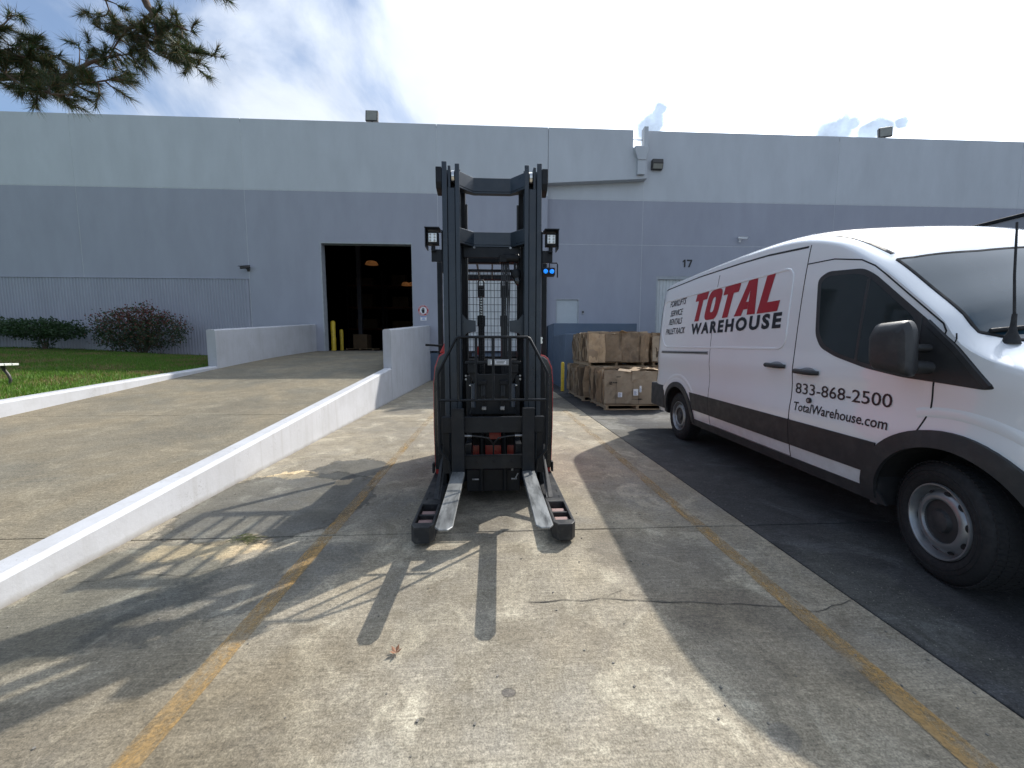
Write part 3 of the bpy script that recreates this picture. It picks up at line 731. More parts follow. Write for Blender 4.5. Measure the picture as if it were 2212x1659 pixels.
q_.inputs['Base Color'].default_value = (.3,.15,.06,1); q_.inputs['Emission Color'].default_value = (1,.42,.14,1)
m_hb.node_tree.links.new(maprange(m_hb.node_tree, noise_n(m_hb.node_tree, m_hb.node_tree.nodes.new('ShaderNodeTexCoord').outputs['Object'], 6, 3), .3, .7, .03, .10), q_.inputs['Emission Strength'])
for (x, y, z, r, lab) in ((-7.95,27,6.95,.42,'dim warm high bay lamp nearest the loading doorway'),(-5.95,28,5.75,.30,'small dim warm lamp beside the rack to the right'),(-5.45,28,5.75,.34,'small dim warm lamp at the end of the rack to the right')):
    t = thing('high_bay_lamp', lab, 'lamp', (x, y, z)); b = MB(); b.lathe([(.0,.22),(r*.5,.22),(r*.75,.18),(r,.02),(r,0),(.0,0)], (0,0,0), (0,0,1), 24); b.build('shade', m_hb, t, smooth=40)
    b = MB(); b.cyl((0,0,.22), (0,0,9.38-z), .02, 8); b.build('hanger', M_dark, t)
t = thing('steel_column', 'grey steel column standing inside the loading doorway', 'column', (-7.83, 24, 1.274))
b = MB(); b.box(-.11, .11, -.11, .11, .02, 8.1); b.build('shaft', mat('column_paint', (.10,.10,.12), .6), t); b = MB(); b.box(-.18, .18, -.18, .18, 0, .02); b.build('base_plate', M_dark, t)

# ------------------------------------------------------------------ pallets and cardboard bales
M_wood = mat('pallet_wood', (.33,.24,.15), .85, var=.25, vscale=5, stretch=(1,6,6), dirt=((.12,.10,.08), .5, 6))
def pallet(x0, y0, z0, wd_, dp, label, group='pallets under the bales'):
    t = thing('pallet', label, 'pallet', (x0+wd_/2, y0+dp/2, z0), 0, group)
    hx = wd_/2; hy = dp/2
    for i in range(7):
        y = -hy+.05+i*(dp-.1)/6; b = MB(); b.box(-hx, hx, y-.05, y+.05, .098, .118); b.build('deck_board', M_wood, t)
    for i in range(3):
        x = -hx+.05+i*(wd_-.1)/2; b = MB(); b.box(x-.03, x+.03, -hy+.003, hy-.003, .0205, .0975); b.build('stringer', M_wood, t)
    for i in range(3):
        y = -hy+.06+i*(dp-.12)/2; b = MB(); b.box(-hx, hx, y-.06, y+.06, .0, .02); b.build('bottom_board', M_wood, t)
M_cb = mat('cardboard', (1,1,1), .88, var=.12, vscale=3, bump=.15, bscale=40, tint=True, fine=.08, dirt=((.10,.075,.05), .35, 2.2))
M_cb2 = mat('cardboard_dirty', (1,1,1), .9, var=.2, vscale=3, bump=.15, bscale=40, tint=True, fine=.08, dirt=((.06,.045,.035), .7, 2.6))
M_strap = mat('bale_wire', (.05,.05,.05), .5, .5)
def bale(x0, y0, z0, wd_, dp, ht, label, seed, front=True, mt=None, bright=1.0):
    rd = random.Random(seed)
    t = thing('cardboard_bale', label, 'bale', (x0+wd_/2, y0+dp/2, z0), 0, 'baled cardboard by the dock')
    mt = mt or M_cb
    hx = wd_/2; hy = dp/2
    def brown(k=1.0, lo=.72, hi=1.25):
        q = .74*k*bright*rd.uniform(lo, hi); return tuple(c*q for c in rd.choice(((.42,.30,.185),(.38,.265,.16),(.45,.335,.22),(.31,.225,.145),(.48,.385,.275))))
    b = MB(); b.box(-hx+.07, hx-.07, -hy+.05, hy-.05, .0, ht-.05, brown(.4)); b.build('core', mt, t)
    b = MB(); y = -hy+.02; wave = rd.random()*6
    while y < hy:
        th = .004+.010*rd.random(); xa = -hx+.11*rd.random()**2+.025*math.sin(wave+y*9)-.03; xb = hx-.06*rd.random(); za = .0+.03*rd.random(); zb = ht-.13*rd.random()**2+.05*(rd.random()-.5)
        sh = .04*(rd.random()-.5); nz = 6; nxx = 4; V = []; F = []
        ph = rd.random()*9
        for i in range(nz+1):
            for j in range(nxx+1):
                u = j/nxx; v = i/nz
                bow = .02*math.sin(v*3.3+ph)+.012*math.sin(v*9+ph*2)+.01*(rd.random()-.5)
                ex = .018*math.sin(v*7+ph*1.7)+.012*(rd.random()-.5) if j in (0, nxx) else 0
                V.append((xa+(xb-xa)*u+ex+(.03*rd.random() if j == 0 and rd.random() < .15 else 0), y+bow+sh*(v-.5)*.5, za+(zb-za)*v+(.02*math.sin(u*8+ph) if i == nz else 0)))
        m = len(V); V += [(p[0], p[1]+th, p[2]) for p in V]; w1 = nxx+1
        for i in range(nz):
            for j in range(nxx):
                a = i*w1+j; F.append((a, a+1, a+1+w1, a+w1)); F.append((m+a+w1, m+a+1+w1, m+a+1, m+a))
        for i in range(nz):
            F.append((i*w1, (i+1)*w1, m+(i+1)*w1, m+i*w1)); F.append((i*w1+nxx, m+i*w1+nxx, m+(i+1)*w1+nxx, (i+1)*w1+nxx))
        for j in range(nxx): F.append((nz*w1+j, nz*w1+j+1, m+nz*w1+j+1, m+nz*w1+j)); F.append((j, m+j, m+j+1, j+1))
        b.add(V, F, brown(1.0, .35, 1.3)); y += th+.006+.012*rd.random()
    b.build('cardboard_layers', mt, t, recalc=False)
    if front:   # the flattened cartons that face out
        xs = [-hx-.01]
        while xs[-1] < hx-.1: xs.append(min(hx+.01, xs[-1]+rd.choice((.28,.42,.5,.62))))
        for k, (a, c) in enumerate(zip(xs, xs[1:])):
            b = MB(); V = []; F = []; na, nc = 8, 8; cc = brown(1.05); yy = -hy-.012-.012*(k % 2)
            zt = ht-.02-.09*rd.random()**2; zb2 = -.03+.07*rd.random()
            for i in range(nc+1):
                for j in range(na+1):
                    u, v = j/na, i/nc
                    V.append((a+(c-a)*u+.01*math.sin(v*5+k)+(.006*(rd.random()-.5)), yy+.022*math.sin(u*4+v*3+k)+.022*mnoise.noise(Vector((u*5+k*7, v*5, seed))), zb2+(zt-zb2)*v+.012*math.sin(u*6+k)*v))
            m = len(V); V += [(p[0], p[1]+.006, p[2]) for p in V]
            for i in range(nc):
                for j in range(na):
                    q = i*(na+1)+j; F.append((q, q+1, q+na+2, q+na+1)); F.append((m+q+na+1, m+q+na+2, m+q+1, m+q))
            for j in range(na): q = nc*(na+1)+j; F.append((q, q+1, m+q+1, m+q))
            b.add(V, F, cc); b.build('carton_sheet', mt, t, recalc=False)
    # loose flaps and scraps on top
    for k in range(26):
        b = MB(); c = Vector((rd.uniform(-hx+.1, hx-.1), rd.uniform(-hy+.02, hy*.6), ht-.02+.02*rd.random()))
        m3 = Matrix.Rotation(rd.uniform(0,6.28),3,'Z')@Matrix.Rotation(rd.uniform(-.35,.35),3,'X')@Matrix.Rotation(rd.uniform(-.2,.2),3,'Y')
        b.obox(c, (rd.uniform(.1,.34), rd.uniform(.06,.24), .005), m3, brown(1.2)); b.build('loose_flap', mt, t)
    for k in range(3):
        x = -hx+.25+k*(wd_-.5)/2; b = MB()
        b.tube([(x,-hy-.028,.01),(x+.004,-hy-.03,ht*.5),(x,-hy-.026,ht-.01),(x,-hy*.5,ht+.012),(x,hy*.9,ht+.01)], .0025, 5); b.build('tie_wire', M_strap, t)
    return t
pallet(2.56, 8.60, 0, 1.5, 1.35, 'weathered wooden pallet under the labelled cardboard bale')
b1 = bale(2.55, 8.62, .118, 1.55, 1.38, .80, 'lower cardboard bale with white shipping labels on its front', 3)
# shipping labels and print on the carton
def decal(t, x0, x1, z0, z1, y, m, name):
    b = MB(); b.box(x0, x1, y-.003, y, z0, z1); return b.build(name, m, t)
hy = -1.38/2-.055
l1 = decal(b1, -.487, -.39, .18, .29, hy, M_label, 'shipping_label'); l2 = decal(b1, -.135, -.023, .216, .363, hy, M_label, 'shipping_label'); l3 = decal(b1, .006, .052, .29, .435, hy, M_label, 'shipping_label')
for l, (x0, z0) in ((l1, (-.475,.195)), (l2, (-.12,.235)), (l3, (.014,.305))):
    b = MB()
    for k in range(4): b.box(x0, x0+(.03 if l is l3 else .06)-.01*(k % 2), hy-.005, hy-.0031, z0+k*.022, z0+k*.022+.009)
    b.build('printing', mat('label_print', (.12,.2,.38), .6), l)
b = MB(); b.box(-.684,-.655,hy-.003,hy,.464,.528); b.box(-.650,-.622,hy-.003,hy,.464,.528)
for k in range(3): b.box(-.605+k*.035,-.58+k*.035,hy-.003,hy,.498,.522)
b.build('printed_marks', M_ink, b1)
for x, z in ((-.669,.505),(-.636,.485)):
    decal(b1, x-.006, x+.006, z-.006, z+.006, hy-.0035, mat('carton_print_gap', (.33,.22,.12), .9), 'print_gap')
b = MB(); b.box(-.53,-.43,hy-.003,hy,.645,.652); b.box(-.53,-.44,hy-.003,hy,.63,.636); b.box(-.17,.09,hy-.003,hy,.125,.131); b.box(-.02,.06,hy-.003,hy,.118,.145); b.build('printed_marks', M_ink, b1)
pallet(2.40, 10.15, 0, 1.55, 1.9, 'weathered wooden pallet under the rear cardboard bale')
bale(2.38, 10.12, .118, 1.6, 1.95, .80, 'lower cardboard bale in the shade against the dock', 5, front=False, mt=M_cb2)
pallet(2.50, 9.98, .925, 1.5, 1.9, 'weathered wooden pallet between the lower and upper bales')
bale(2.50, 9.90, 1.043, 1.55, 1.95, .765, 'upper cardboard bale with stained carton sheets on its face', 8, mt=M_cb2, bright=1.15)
pallet(-7.9, 21.6, 1.274, 1.5, 1.2, 'wooden pallet with a carton just inside the doorway')
b = MB((-7.2, 22.2, 1.392)); b.box(-7.55, -6.8, 21.8, 22.6, 1.392, 2.15); o = b.build('carton', M_card, bevel=.01); o.location = (-7.2, 22.2, 1.392); tag(o, 'brown carton on the pallet just inside the doorway', 'carton')
pallet(4.22, 10.0, 0, 1.5, 1.9, 'weathered wooden pallet behind the van')
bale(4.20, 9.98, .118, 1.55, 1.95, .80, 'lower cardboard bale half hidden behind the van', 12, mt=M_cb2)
pallet(4.22, 10.05, .925, 1.5, 1.8, 'weathered wooden pallet on the bale behind the van')
bale(4.19, 9.95, 1.043, 1.55, 1.95, .74, 'upper cardboard bale half hidden behind the van', 15, mt=M_cb)

# ------------------------------------------------------------------ reach truck forklift
fk = thing('forklift', 'black and red reach truck forklift with tall mast and lowered forks', 'forklift', (.012, 4.0, 0))
FO = (0, 4.0, 0)      # parts are written in world metres, X relative to the truck's centre line
def fp(name, m, fn, parent=fk, bevel=0, smooth=None, seg=1):
    b = MB(FO); fn(b); return b.build(name, m, parent, bevel=bevel, smooth=smooth, seg=seg)
def bx(name, m, *q, parent=fk, bevel=.004, smooth=None): return fp(name, m, lambda b: [b.box(*k) for k in q], parent, bevel, smooth)
M_urethane = mat('urethane_roller', (.25, .16, .145), .6, var=.12, vscale=8, dirt=((.14,.10,.09), .5, 12))
M_cover = mat('black_cover_gloss', (.010, .012, .014), .27, var=.15, vscale=3, coat=.25, dirt=((.06,.06,.058), .3, 6))
M_leg = mat('outrigger_paint', (.022, .023, .025), .48, var=.25, vscale=6, dirt=((.12,.115,.10), .5, 9), spec=.3)
M_fork = mat('fork_steel', (.24, .25, .25), .40, .45, var=.45, vscale=16, stretch=(1,.18,1), dirt=((.022,.025,.028), .92, 20))
M_led = mat('led_reflector', (.80,.82,.80), .25, .3, var=.05); M_ledchip = mat('led_chip', (.35,.35,.33), .3)
# outriggers with their load wheels
for s in (-1, 1):
    def leg(b, s=s):
        xo, xi = s*.588, s*.425
        out = [(xi,3.95),(xi,2.69),(xi+s*.03,2.645),(xo-s*.03,2.645),(xo,2.69),(xo,3.0),(xo,3.95)]
        b.box(min(xi,xi+s*.022), max(xi,xi+s*.022), 2.72, 3.06, .03, .152); b.box(min(xo,xo-s*.022), max(xo,xo-s*.022), 2.72, 3.06, .03, .152)
        b.prism([(xi,2.72),(xi,2.69),(xi+s*.03,2.645),(xo-s*.03,2.645),(xo,2.69),(xo,2.72)], 'z', .03, .152)
        b.box(min(xi,xo), max(xi,xo), 3.06, 3.95, .05, .152)
        b.box(min(xi,xo)+.022, max(xi,xo)-.022, 2.868, 2.888, .05, .142)
    lg = fp('outrigger', M_leg, leg, bevel=.006, seg=2)
    for y in (2.80, 2.955):
        w_ = fp('load_wheel', M_urethane, lambda b: b.cyl((s*.455,y,.0655), (s*.558,y,.0655), .064, 28), lg, bevel=.004, smooth=40)
        fp('axle', M_steel, lambda b: b.cyl((s*.44,y,.0655), (s*.573,y,.0655), .014, 12), lg)
    for k, (dx, y) in enumerate(((.462,3.14),(.552,3.14),(.462,3.27),(.552,3.27))):
        bx('slot', M_dark, (s*dx-.006, s*dx+.006, y, y+.05, .148, .1535), parent=lg, bevel=0)
    # bracing plates from mast foot down to the outrigger
    fp('brace_plate', M_leg, lambda b: b.prism([(3.13,.152),(3.17,.152),(3.56,.40),(3.56,.44),(3.49,.44)], 'x', s*.452, s*.464), lg, bevel=.003)
    fp('brace_plate', M_leg, lambda b: b.add([(s*.44,3.13,.155),(s*.50,3.15,.155),(s*.475,3.55,.43),(s*.43,3.55,.43),(s*.44,3.14,.150),(s*.50,3.16,.150),(s*.475,3.56,.42),(s*.43,3.56,.42)], [(0,1,2,3),(4,7,6,5),(0,4,5,1),(1,5,6,2),(2,6,7,3),(3,7,4,0)]), lg)
    # side brackets at the mast foot
    bx('foot_block', M_black, (min(s*.40,s*.50), max(s*.40,s*.50), 3.50, 3.75, .155, .47), parent=lg)
# three nested mast rails on each side
for s in (-1, 1):
    X = lambda a, c: (min(s*a, s*c), max(s*a, s*c))
    r1 = bx('mast_rail', M_mast, (*X(.389,.431), 3.50, 3.515, .10, 2.988), (*X(.415,.431), 3.515, 3.70, .10, 2.988), (*X(.389,.414), 3.66, 3.70, .10, 2.988), bevel=.003)
    r2 = bx('mast_rail', M_mast, (*X(.322,.386), 3.518, 3.542, .09, 2.78), (*X(.359,.382), 3.525, 3.66, 2.78, 2.966), (*X(.366,.382), 3.5421, 3.66, .09, 2.7799), (*X(.325,.365), 3.63, 3.66, .09, 2.966), bevel=.003)
    r3 = bx('mast_rail', M_mast, (*X(.281,.319), 3.50, 3.516, .12, 2.972), (*X(.300,.319), 3.5161, 3.65, .12, 2.972), (*X(.281,.2995), 3.61, 3.65, .12, 2.972), bevel=.003)
    fp('mast_roller', M_chrome, lambda b: b.cyl((s*.322,3.57,2.885), (s*.356,3.57,2.885), .055, 24), r2, bevel=.006, smooth=40)
    bx('roller_pocket', M_dark, (*X(.320,.358), 3.60, 3.62, 2.78, 2.95), parent=r2, bevel=0)
    bx('mast_rail', M_dark, (*X(.246,.300), 3.705, 3.78, .15, 2.90), bevel=.003)
    fp('hose', M_hose, lambda b: b.tube([(s*.235,3.69,.3),(s*.236,3.688,1.5),(s*.234,3.69,2.70)], .011, 8))
    # rounded guard plates on top of the mast
    fp('mast_cap', M_black, lambda b: b.prism([(3.50,2.945),(3.66,2.945),(3.70,2.90),(3.70,2.80),(3.62,2.745),(3.52,2.77),(3.50,2.82)], 'x', s*.432, s*.484), bevel=.008, seg=2)
    # gusset that ties the lift cylinder to the rail
    fp('cylinder_bracket', M_mast, lambda b: b.prism([(s*.285,1.72),(s*.235,1.66),(s*.155,1.65),(s*.155,1.55),(s*.235,1.54),(s*.285,1.48)], 'y', 3.60, 3.625))
def cross(name, z0, z1, lip):
    def f(b):
        P = [(-.285,3.53),(-.165,3.66),(.165,3.66),(.285,3.53)]; Q = [(x*.985, y+.02) for x, y in P]
        b.prism(P+Q[::-1], 'z', z0, z1)
        if lip: b.prism(P+[(.285,3.64),(.17,3.71),(-.17,3.71),(-.285,3.64)], 'z', z0-.018, z0-.0005)
    fp(name, M_mast, f, bevel=.003)
cross('crossmember', 2.805, 2.925, True); cross('crossmember', 2.338, 2.452, True)
pl = bx('mast_plate', M_black, (-.262, .262, 3.66, 3.68, 2.225, 2.318), bevel=.003)
for x in (-.165, .165): fp('bolt', M_steel, lambda b: b.cyl((x,3.648,2.312), (x,3.662,2.312), .011, 6), pl)
cross('crossmember', .16, .26, False)
# lift cylinders with chains
for s in (-1, 1):
    cx = s*.105
    cy_ = fp('lift_cylinder', M_black, lambda b: (b.cyl((cx,3.66,.15), (cx,3.66,1.69), .030, 20), b.cyl((cx,3.66,1.60), (cx,3.66,1.70), .036, 20)), bevel=.003, smooth=40)
    fp('cylinder_rod', M_chrome, lambda b: b.cyl((cx,3.66,1.69), (cx,3.66,1.90), .016, 16), cy_, smooth=40)
    fp('chain_anchor', M_dark, lambda b: (b.box(cx-.032, cx+.032, 3.635, 3.685, 1.87, 1.93), b.tube([(cx-.026,3.64,1.93),(cx-.026,3.64,2.00),(cx-.015,3.64,2.02),(cx+.015,3.64,2.02),(cx+.026,3.64,2.00),(cx+.026,3.64,1.93)], .007, 8), b.cyl((cx-.03,3.64,1.955), (cx+.03,3.64,1.955), .018, 14)), cy_)
    def chain(b):
        z = .9
        k = 0
        while z < 1.95:
            for q in ((-.011,) if k % 2 else (-.016, .006)): b.box(cx+q, cx+q+.006, 3.605, 3.622, z, z+.030)
            b.cyl((cx-.018,3.613,z+.015), (cx+.018,3.613,z+.015), .005, 6); z += .023; k += 1
    ch = fp('lift_chain', M_dark, chain); tag(ch, kind='stuff')
# hose bundle running beside the right cylinder
for i, x in enumerate((.085, .10, .115, .13, .145)):
    fp('hydraulic_hose', M_hose, lambda b: b.tube([(x,3.59,.85),(x,3.59,1.6),(x+.003*i,3.60,2.0),(x,3.61,2.12+.008*i),(x,3.66,2.17)], .0065, 8))
fp('hose_reel', M_dark, lambda b: (b.cyl((.10,3.64,2.215), (.24,3.64,2.215), .042, 18), b.box(.06,.13,3.60,3.68,2.175,2.24)), bevel=.004, smooth=40)
cm = fp('mast_camera', M_dark, lambda b: (b.lathe([(.0,.0),(.045,.005),(.048,.05),(.03,.085),(.0,.09)], (.205,3.60,2.10), (.2,-.3,-1), 16), b.tube([(.205,3.62,2.17),(.205,3.60,2.10)], .012, 8)), smooth=50)
fp('camera_dome', M_cover, lambda b: b.lathe([(.030,.08),(.03,.11),(.02,.135),(.0,.145)], (.205,3.60,2.10), (.2,-.3,-1), 16), cm, smooth=60)
# operator's wire mesh guard
def mesh_(b):
    y = 3.82
    b.box(-.27, .27, y-.012, y+.012, 2.128, 2.150); b.box(-.27, .27, y-.012, y+.012, 1.30, 1.32)
    for x in (-.265, .265): b.box(x-.006, x+.006, y-.012, y+.012, 1.32, 2.128)
    x = -.253
    while x < .26: b.tube([(x,y,1.31),(x,y,2.14)], .0024, 5); x += .034
    z = 1.345
    while z < 2.12: b.tube([(-.265,y-.004,z),(.265,y-.004,z)], .0024, 5); z += .0675
fp('mesh_guard', M_dark, mesh_)
# overhead guard behind the mast
og = fp('overhead_guard', M_black, lambda b: (b.box(-.50,.50,4.08,4.14,2.262,2.335), b.box(-.50,.50,5.06,5.12,2.262,2.335), b.box(-.56,-.50,4.05,5.15,2.26,2.33), b.box(.50,.56,4.05,5.15,2.26,2.33)), bevel=.01)
for x in (-.32, -.16, 0, .16, .32): bx('guard_bar', M_black, (x-.009, x+.009, 4.14, 5.06, 2.27, 2.31), parent=og)
for x in (-.53, .53):
    for y in (4.05, 5.10): bx('guard_post', M_black, (x-.025, x+.025, y-.03, y+.03, 1.3, 2.26), parent=og)
fp('beacon', M_red, lambda b: b.cyl((-.16,4.12,1.33), (-.16,4.12,1.42), .022, 14), og)
# work lights and blue spot light
for s in (-1, 1):
    lx = s*.508
    br_ = fp('light_bracket', M_black, lambda b: (b.box(min(s*.433,s*.442), max(s*.433,s*.442), 3.50, 3.58, 2.06 if s < 0 else 2.10, 2.42), b.box(min(s*.442,s*.53), max(s*.442,s*.53), 3.50, 3.512, 2.15, 2.255), b.cyl((lx,3.47,2.23), (lx,3.47,2.275), .018, 12)), bevel=.003)
    wl = fp('work_light', M_dark, lambda b: (b.box(lx-.048, lx+.048, 3.43, 3.50, 2.282, 2.385), [b.box(lx-.045, lx+.045, 3.50, 3.535, 2.29+k*.018, 2.297+k*.018) for k in range(5)]), bevel=.006, seg=2)
    fp('reflector', M_led, lambda b: b.box(lx-.034, lx+.034, 3.426, 3.4305, 2.298, 2.371), wl, bevel=.003)
    for i in (-1, 1):
        for k in (-1, 0, 1): fp('led', M_ledchip, lambda b: b.cyl((lx+i*.018, 3.4225, 2.3345+k*.024), (lx+i*.018, 3.4265, 2.3345+k*.024), .0085, 12), wl)
    fp('visor', M_black, lambda b: (b.box(lx-.062, lx+.062, 3.39, 3.54, 2.405, 2.412), b.box(lx+s*.056-.004, lx+s*.056+.004, 3.40, 3.54, 2.25, 2.405), b.prism([(3.39,2.412),(3.54,2.412),(3.54,2.43)], 'x', lx-.06, lx+.06)), wl)
def spot(b):
    b.box(.434, .545, 3.44, 3.52, 2.03, 2.10)
sp_ = fp('blue_spotlight', M_dark, spot, bevel=.010, seg=2)
m_b = bpy.data.materials.new('blue_lens'); m_b.use_nodes = True; bb_ = m_b.node_tree.nodes['Principled BSDF']
bb_.inputs['Base Color'].default_value = (.01,.18,.75,1); bb_.inputs['Roughness'].default_value = .15; bb_.inputs['Emission Color'].default_value = (.01,.25,1,1); bb_.inputs['Emission Strength'].default_value = .75
nz_ = noise_n(m_b.node_tree, m_b.node_tree.nodes.new('ShaderNodeTexCoord').outputs['Object'], 90, 3); m_b.node_tree.links.new(maprange(m_b.node_tree, nz_, .35, .65, .35, 1.2), bb_.inputs['Emission Strength'])
for x in (.462, .517): fp('lens', m_b, lambda b: b.lathe([(.0,.010),(.012,.008),(.0205,.0)], (x,3.441,2.066), (0,-1,0), 20), sp_, smooth=60)
fp('spot_bracket', M_black, lambda b: b.tube([(.50,3.48,2.10),(.50,3.48,2.145),(.565,3.48,2.145),(.572,3.48,2.13),(.572,3.48,2.02)], .006, 8), sp_)
fp('side_latch', M_chrome, lambda b: (b.box(.432,.446,3.52,3.56,1.44,1.50), b.cyl((.446,3.54,1.452), (.452,3.54,1.452), .009, 10), b.cyl((.446,3.54,1.488), (.452,3.54,1.488), .009, 10)))
# load backrest
YB_ = 3.10
def backrest(b):
    r = .0115
    b.tube([(-.435,YB_,.62),(-.438,YB_,1.19),(-.430,YB_,1.215),(-.292,YB_,1.475),(-.272,YB_,1.487),(.272,YB_,1.487),(.292,YB_,1.475),(.430,YB_,1.215),(.438,YB_,1.19),(.435,YB_,.62),(.425,YB_,.565),(.36,YB_+.01,.49),(.35,YB_+.02,.40)], r, 8)
    b.tube([(-.435,YB_,.62),(-.425,YB_,.565),(-.36,YB_+.01,.49),(-.35,YB_+.02,.40)], r, 8)
    b.tube([(-.437,YB_,.985),(.437,YB_,.985)], r*.9, 8)
fp('load_backrest', M_black, backrest, smooth=50)
for x in (-.272, -.136, 0, .136, .272): fp('backrest_bar', M_black, lambda b: b.tube([(x,YB_,.985),(x,YB_,1.487)], .0105, 8), smooth=50)
# carriage and forks
bx('carriage_bar', M_black, (-.418, .418, 3.135, 3.17, .71, .842), bevel=.004)
bx('carriage_bar', M_black, (-.30, .30, 3.135, 3.17, .408, .520), bevel=.004)
bx('carriage_ledge', M_black, (-.235, .235, 3.12, 3.134, .522, .532))
for x in (-.145, .0, .145): fp('carriage_bolt', M_dark, lambda b: b.cyl((x,3.128,.468), (x,3.136,.468), .009, 8))
for s in (-1, 1):
    bx('carriage_side', M_black, (min(s*.36,s*.418), max(s*.36,s*.418), 3.171, 3.19, .36, .842))
    for z in (.595, .745): fp('side_bolt', M_chrome, lambda b: b.cyl((s*.463,3.30,z), (s*.463,3.28,z), .009, 8))
    x0 = s*.283
    fk_ = bx('fork_shank', M_black, (x0-.05, x0+.05, 3.072, 3.112, .372, .922), bevel=.004)
    def tine(b):
        P = [(x0-.05,3.0725),(x0-.05,2.105),(x0-.024,2.068),(x0+.024,2.068),(x0+.05,2.105),(x0+.05,3.0725)]
        n = len(P); zb = lambda y: .372+.024*(3.07-y)
        V = [(x, y, .408) for x, y in P]+[(x, y, zb(y)) for x, y in P]
        b.add(V, [tuple(range(n)), tuple(range(2*n-1, n-1, -1))]+[(i, (i+1) % n, n+(i+1) % n, n+i) for i in range(n)])
    fp('fork_tine', M_fork, tine, fk_, bevel=.003)
    bx('fork_hook', M_black, (x0-.03, x0+.03, 3.112, 3.15, .842, .865), parent=fk_)
# reach carriage (scissor) between mast and forks
sc = fp('reach_plate', M_black, lambda b: b.prism([(-.205,.83),(-.16,1.0),(-.165,1.10),(-.21,1.19),(-.215,1.245),(-.165,1.245),(-.15,1.20),(-.12,1.178),(.12,1.178),(.15,1.20),(.165,1.245),(.215,1.245),(.21,1.19),(.165,1.10),(.16,1.0),(.205,.83)], 'y', 3.33, 3.355), bevel=.004)
for s in (-1, 1):
    bx('reach_arm', M_black, (min(s*.185,s*.235), max(s*.185,s*.235), 3.20, 3.50, .42, .60), (min(s*.19,s*.23), max(s*.19,s*.23), 3.356, 3.50, .6, 1.16), parent=sc)
    tc_ = fp('tilt_cylinder', mat('tilt_cylinder_paint', (.03,.04,.055), .35, var=.1), lambda b: (b.cyl((s*.168,3.29,.90), (s*.168,3.29,1.09), .019, 16), b.cyl((s*.168,3.29,1.075), (s*.168,3.29,1.10), .024, 16)), sc, smooth=40)
    fp('pin', M_chrome, lambda b: b.cyl((s*.168-.035,3.29,1.085), (s*.168+.035,3.29,1.085), .008, 10), sc)
    bx('cylinder_clevis', M_black, (min(s*.215,s*.15), max(s*.215,s*.15), 3.30, 3.33, 1.19, 1.26), parent=sc)
    for k in (-1, 0, 1): fp('hydraulic_hose', M_hose, lambda b: b.tube([(s*.085+k*.012,3.30,1.10),(s*.083+k*.012,3.28,1.0),(s*.078+k*.010,3.29,.92),(s*.078+k*.009,3.30,.86)], .0055, 8), sc)
    bx('hose_clamp', M_steel, (s*.078-.019, s*.078+.019, 3.27, 3.31, .875, .905), parent=sc)
    bx('valve_block', M_dark, (s*.09-.035, s*.09+.035, 3.28, 3.33, 1.09, 1.125), parent=sc)
    fp('fitting', M_steel, lambda b: (b.cyl((s*.24,3.12,.690), (s*.175,3.12,.690), .009, 8), b.cyl((s*.24,3.12,.69), (s*.25,3.14,.72), .008, 8)), sc)
    fp('hydraulic_hose', M_hose, lambda b: b.tube([(s*.175,3.12,.690),(s*.10,3.13,.680),(s*.04,3.16,.66),(.0,3.2,.60),(.0,3.24,.48)], .0075, 8), sc)
    fp('bolt_head', M_steel, lambda b: (b.cyl((s*.232,3.325,1.165), (s*.232,3.335,1.165), .009, 8), b.cyl((s*.232,3.325,1.135), (s*.232,3.335,1.135), .009, 8)), sc)
bx('reach_tie', M_black, (-.235, .235, 3.28, 3.30, 1.268, 1.292), parent=sc)
lb_ = bx('label_box', M_galv, (-.045, .155, 3.262, 3.30, 1.255, 1.305), parent=sc)
bx('label', M_label, (-.02, .008, 3.2595, 3.2618, 1.266, 1.296), parent=lb_, bevel=0); bx('label', M_label, (.018, .110, 3.2595, 3.2618, 1.266, 1.296), parent=lb_, bevel=0)
bx('label_print', M_ink, (.028, .10, 3.2582, 3.2594, 1.284, 1.289), (.028, .09, 3.2582, 3.2594, 1.274, 1.279), parent=lb_, bevel=0)
bx('lower_crosshead', M_dark, (-.24, .24, 3.45, 3.75, .10, .30))
bx('drive_panel', M_red, (-.26, .26, 3.79, 3.80, .29, .44), (-.04, .10, 3.79, 3.80, .50, .64))
bx('inner_panel', M_dark, (-.40, .40, 3.803, 3.83, .12, 1.25))
fp('sensor_fitting', M_steel, lambda b: (b.cyl((.17,3.42,.33),(.17,3.42,.30),.010,8), b.cyl((.17,3.42,.42),(.17,3.42,.31),.004,8), b.cyl((.16,3.40,.23),(.21,3.40,.23),.008,8), b.cyl((-.19,3.40,.23),(-.13,3.40,.23),.008,8), b.cyl((.20,3.40,.24),(.22,3.40,.28),.006,8)))
for s in (-1, 1): fp('guide_post', M_dark, lambda b: b.cyl((s*.105,3.42,.12), (s*.105,3.42,.60), .018, 14), smooth=40)
